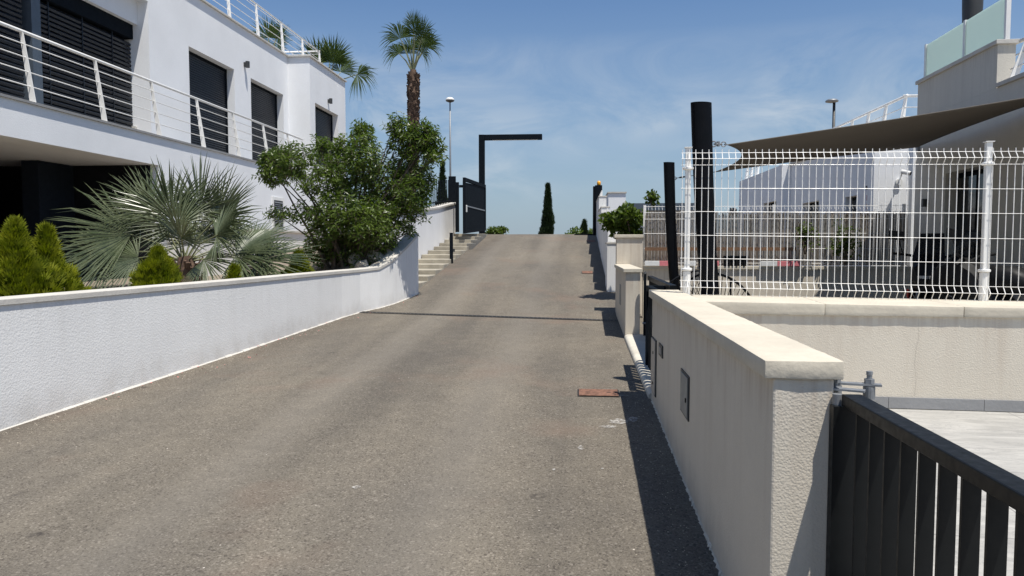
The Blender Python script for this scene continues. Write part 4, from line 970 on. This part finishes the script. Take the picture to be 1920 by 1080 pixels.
def thuja(base, h, r, label, n, mat='thuja', group='golden conifers behind the left garden wall', name='conifer_shrub', size=1.0, peaks=1):
    t = thing(name, label, 'conifer', base, group); b = Vector(base); vs, fs = [], []
    MB().tube([b - Vector((0, 0, .1)), b + Vector((0, 0, h * .8))], [r * .12 + .01, .006], 6).build('trunk', M['bark'], t)
    lumps = [(random.uniform(0, 6.28), random.uniform(.05, .85), random.uniform(.22, .48)) for _ in range(26)]
    for i in range(n):
        q = random.random() ** 1.25; a = random.uniform(0, 6.28)
        prof = (1 - q) ** (.86 if size < 2 else 1.0) * (.62 + .38 * min(1, q / .18))
        bumpy = 1 + sum(l[2] * math.exp(-((math.cos(a - l[0]) - 1) ** 2) * 9 - ((q - l[1]) / .10) ** 2) for l in lumps) - .30
        rr = r * prof * bumpy * (random.uniform(.72, 1.0) if random.random() < .8 else random.uniform(.3, .72)); p = b + Vector((math.cos(a) * rr, math.sin(a) * rr, q * h)) + rndv() * .02 * size
        up = Vector((math.cos(a) * .5, math.sin(a) * .5, 1)).normalized(); up = (up + rndv() * .42).normalized(); s_ = up.cross(rndv()).normalized(); ln = random.uniform(.05, .125) * size
        for w_ in (-.75, -.38, 0, .38, .75):
            dd = (up + s_ * w_).normalized(); wd = up.cross(s_).cross(dd).normalized() * .0075 * size; l2 = ln * (1 - .35 * abs(w_)); k = len(vs)
            vs += [tuple(p), tuple(p + dd * l2 * .5 - wd), tuple(p + dd * l2), tuple(p + dd * l2 * .5 + wd)]; fs += [(k, k + 1, k + 2, k + 3)]
    leafmesh('foliage', vs, fs, M[mat], t); return t
thuja((-5.0, 6.30, .88), .90, .34, 'tallest golden green conifer at the left edge behind the garden wall', 3600)
thuja((-5.02, 6.72, .88), .86, .27, 'golden conifer just right of the tallest one behind the garden wall', 2600)
thuja((-4.52, 7.75, .88), .66, .29, 'low rounded golden conifer in front of the silvery fan palm', 2200)
thuja((-4.28, 9.05, .9), .40, .12, 'tiny golden conifer between the fan palm and the shrub tree', 500)
thuja((-4.08, 10.7, .92), .55, .24, 'golden conifer under the fan palm fronds beside the shrub tree', 1500)
thuja((-1.62, 43, 1.85), 3.15, .32, 'slender dark cypress beyond the ramp crest', 5200, 'cypress', None, 'cypress_tree', 2.2)
thuja((.50, 47, 1.85), 1.25, .28, 'small dark cypress among the bushes beyond the ramp crest', 900, 'cypress', None, 'cypress_tree', 2.2)
thuja((-7.9, 44, 1.85), 4.6, .40, 'dark cypress seen through the bar fence by the stairs', 1800, 'cypress', None, 'cypress_tree', 2.6)

def shrub(c, rx, ry, rz_, n, mat, label, L=.07, w_=.02, name='bush', group=None, stems=5, cat='bush'):
    t = thing(name, label, cat, (c[0], c[1], c[2] - rz_), group); vs, fs = [], []; c = Vector(c); br = MB()
    for i in range(stems):
        v = rndv(); br.tube([c - Vector((0, 0, rz_ * 1.0)), c + Vector((v.x * rx * .4, v.y * ry * .4, -.2 * rz_)), c + Vector((v.x * rx, v.y * ry, abs(v.z) * rz_))], [.022, .016, .006], 5)
    br.build('stems', M['bark'], t); cl = [(rndv(), random.uniform(.25, .5)) for _ in range(16)]
    for _ in range(n):
        v, s_ = random.choice(cl); q = rndv() * s_ + v * .75; p = c + Vector((q.x * rx, q.y * ry, q.z * rz_))
        leafy(vs, fs, p, rndv() + Vector((0, 0, .1)), random.uniform(.7, 1.2) * L, random.uniform(.8, 1.2) * w_)
    leafmesh('foliage', vs, fs, M[mat], t); return t
shrub((.93, 12.75, 1.98), .50, .45, .30, 1900, 'fig', 'bright green fig bush growing above the tall beige wall panel', .09, .036)
shrub((1.30, 13.0, 2.42), .13, .13, .16, 150, 'fig', 'leafy upright shoot rising behind the left end of the reed fence', .08, .03)
shrub((3.42, 11.5, 1.75), .22, .08, .28, 260, 'fig', 'sparse yellow green climber on the right half of the reed fence', .05, .016, 'climber', None, 4, 'climber')
shrub((4.0, 11.5, 1.66), .30, .08, .36, 420, 'fig', 'fuller yellow green climber on the reed fence beside the white end wall', .05, .016, 'climber', None, 4, 'climber')
shrub((-.2, 46, 2.1), .85, .8, .55, 900, 'bush', 'dark green bush beside the cypress beyond the ramp crest', .2, .06)
shrub((.95, 48, 2.1), .8, .8, .65, 800, 'bush', 'dark green bush near the beacon pillar beyond the ramp crest', .2, .06)
shrub((-4.4, 42, 2.35), .95, .8, .28, 900, 'fig', 'low light green bush at the left of the ramp crest', .16, .05)

# ================================================================== YARD FURNITURE AND BIKES
def acapulco(loc, rz, label):
    t = thing('string_chair', label, 'chair', (0, 0, 0), 'round string chairs in the yard')
    a_ = R(52); ex = Vector((1, 0, 0)); ey = Vector((0, math.cos(a_), math.sin(a_))); c = Vector((0, .1, .52)); nrm = ex.cross(ey)
    ring = lambda th, s_: c + ex * math.cos(th) * .38 * s_ + ey * math.sin(th) * (.46 if math.sin(th) > 0 else .40) * s_
    fr = MB(); fr.tube([ring(2 * math.pi * i / 36, 1) for i in range(37)], .013, 8); fr.build('hoop', M['black'], t, smooth=True)
    hubc = c - ey * .16 + nrm * -.17; co = MB()
    if (hubc - c).z > 0: hubc = c - ey * .16 + nrm * .17
    for i in range(46):
        th = 2 * math.pi * i / 46; co.tube([ring(th, 1), ring(th, 1).lerp(hubc, .5) + Vector((0, 0, -.035)), hubc + (ring(th, 1) - hubc) * .12], .0038, 4)
    co.build('cords', M['black'], t)
    for (x, y) in ((-.28, -.22), (.28, -.22), (-.22, .34), (.22, .34)):
        g = MB(); g.tube([ring(math.atan2(y, x), .96), (x, y, 0)], .010, 8); g.build('leg', M['black'], t)
    g = MB(); g.torus((hubc.x, hubc.y, hubc.z), nrm, .05, .008, 16, 6); g.build('seat_ring', M['black'], t)
    t.location = loc; t.rotation_euler = (0, 0, rz); return t
ch = acapulco((1.22, 9.0, .43), R(206), 'round black string chair left of the smaller mast, behind the dark gate')
dup(ch, (1.585, 8.25, .43), 'round black string chair right of the large leaning mast', R(150))
t = thing('side_table', 'low round wooden side table between the string chairs', 'table', (1.46, 9.5, .43))
MB().lathe((1.46, 9.5, .86), [(.22, 0), (.225, .01), (.225, .025), (.22, .03)], 24).build('table_top', M['wood'], t)
for k in range(3): a_ = k * 2.09; MB().tube([(1.46 + .07 * math.cos(a_), 9.5 + .07 * math.sin(a_), .86), (1.46 + .18 * math.cos(a_), 9.5 + .18 * math.sin(a_), .43)], .012, 8).build('leg', M['black'], t)
t = thing('planter_crate', 'dark plastic crate standing on the low wall at the foot of the reed fence', 'crate', (2.45, 11.58, 1.285))
g = MB(); g.box(2.24, 2.58, 11.575, 11.605, 1.286, 1.42)
for k in range(6): g.box(2.25 + k * .056, 2.275 + k * .056, 11.56, 11.574, 1.29, 1.42)
g.build('slatted_side', M['black'], t); MB().box(2.235, 2.585, 11.555, 11.61, 1.421, 1.44).build('rim', M['dark'], t)

def hull(sections, n=14):
    """lofted body: sections (x, half width, zlow, zhigh)"""
    g = MB()
    for (x, w_, z0, z1) in sections:
        for k in range(n):
            th = 2 * math.pi * k / n; cx, sx = math.cos(th), math.sin(th)
            sq = lambda v: math.copysign(abs(v) ** .7, v)
            g.v.append((x, sq(cx) * w_, (z0 + z1) / 2 + sq(sx) * (z1 - z0) / 2))
    for i in range(len(sections) - 1):
        for k in range(n): g.f.append((i * n + k, i * n + (k + 1) % n, (i + 1) * n + (k + 1) % n, (i + 1) * n + k))
    g.f.append(tuple(range(n))); g.f.append(tuple((len(sections) - 1) * n + k for k in range(n)))
    return g
def motorbike(loc, rz, label, accent, case):
    t = thing('motorcycle', label, 'motorcycle', (0, 0, 0), 'motorcycles by the right house')
    for x in (-.72, .72):
        wh = MB().torus((x, 0, .31), (0, 1, 0), .25, .065, 30, 10).build('wheel', M['tyre'], t, smooth=True)
        g = MB(); g.torus((x, 0, .31), (0, 1, 0), .185, .014, 26, 6); g.tube([(x, -.06, .31), (x, .06, .31)], .035, 12)
        for k in range(8): a_ = k * math.pi / 4; g.tube([(x, 0, .31), (x + .185 * math.cos(a_), 0, .31 + .185 * math.sin(a_))], .009, 5)
        g.build('rim', M['silverp'], wh); g = MB(); g.torus((x, .055, .31), (0, 1, 0), .09, .012, 20, 5); g.build('brake_disc', M['galv'], wh)
    hull([(-.35, .10, .35, .55), (-.2, .17, .25, .62), (.1, .18, .22, .64), (.3, .12, .3, .6)]).build('engine', M['rim'], t)
    hull([(.42, .07, .72, .92), (.3, .16, .70, .98), (.05, .17, .70, .97), (-.15, .11, .70, .86)]).build('fuel_tank', M['black'], t, smooth=True)
    hull([(-.05, .10, .74, .84), (-.25, .15, .74, .83), (-.55, .14, .78, .90), (-.82, .09, .86, .95)]).build('seat', M['tyre'], t, smooth=True)
    hull([(.88, .03, .70, .80), (.76, .13, .66, .98), (.58, .17, .62, 1.08), (.40, .20, .56, .98), (.22, .19, .48, .78), (.05, .16, .44, .60)], 10).build('fairing', M['black'], t)
    for s_ in (-1, 1):
        sp_ = MB(); sp_.prism([(.74, s_ * .16), (.15, s_ * .19), (.15, s_ * .205), (.74, s_ * .175)], [.62, .44, .44, .62], [.70, .54, .54, .70]); sp_.build('side_panel', accent, t)
    g = MB(); g.add([(.62, -.16, 1.0), (.62, .16, 1.0), (.46, .12, 1.30), (.46, -.12, 1.30), (.60, -.16, 1.0), (.60, .16, 1.0), (.44, .12, 1.30), (.44, -.12, 1.30)], [(0, 1, 2, 3), (7, 6, 5, 4), (0, 3, 7, 4), (1, 5, 6, 2), (2, 6, 7, 3)]); g.build('windscreen', M['glass'], t)
    MB().lathe((0, 0, 0), [(.01, 0), (.07, .02), (.07, .05)], 14).build('headlight', M['silverp'], t).location = (.80, 0, .80)
    g = MB(); g.tube([(.42, -.38, 1.08), (.48, -.2, 1.06), (.50, 0, 1.0), (.48, .2, 1.06), (.42, .38, 1.08)], .014, 8); g.build('handlebar', M['black'], t)
    for s_ in (-1, 1):
        g = MB(); g.tube([(.46, s_ * .28, 1.08), (.50, s_ * .32, 1.24)], .007, 6); g.bar((.50, s_ * .25, 1.27), (.50, s_ * .42, 1.29), .02, .10); g.build('mirror', M['black'], t, bevel=.008)
        g = MB(); g.tube([(.50, s_ * .09, .98), (.72, s_ * .09, .31)], .022, 8); g.build('fork', M['silverp'], t)
    g = MB(); g.tube([(.05, -.14, .3), (-.3, -.17, .33), (-.85, -.19, .52)], [.03, .045, .05], 10); g.build('exhaust', M['galv'], t, smooth=True)
    MB().bar((-.05, .04, .34), (-.72, .04, .31), .04, .06).build('swing_arm', M['rim'], t)
    hull([(-.98, .05, .80, .86), (-.80, .09, .70, .90), (-.55, .12, .64, .82)]).build('tail', M['black'], t, smooth=True)
    if case:
        tc = MB().box(-1.02, -.60, -.25, .25, .97, 1.24).build('top_case', M['black'], t, bevel=.03); MB().box(-1.026, -.594, -.256, .256, 1.09, 1.125).build('trim', M['silverp'], tc)
        for s_ in (-1, 1):
            pc = MB().box(-.98, -.5, s_ * .33 - .1, s_ * .33 + .1, .55, .92).build('pannier', M['black'], t, bevel=.03); MB().box(-.986, -.494, s_ * .33 - .106, s_ * .33 + .106, .82, .85).build('trim', M['silverp'], pc)
    t.location = loc; t.rotation_euler = (0, 0, rz); return t
motorbike((4.12, 8.9, .43), R(236), 'black and red motorcycle parked left of the dark sliding door', M['red'], False)
motorbike((4.22, 7.45, .43), R(128), 'black touring motorcycle with silver-trimmed luggage cases at the right edge', M['black'], True)
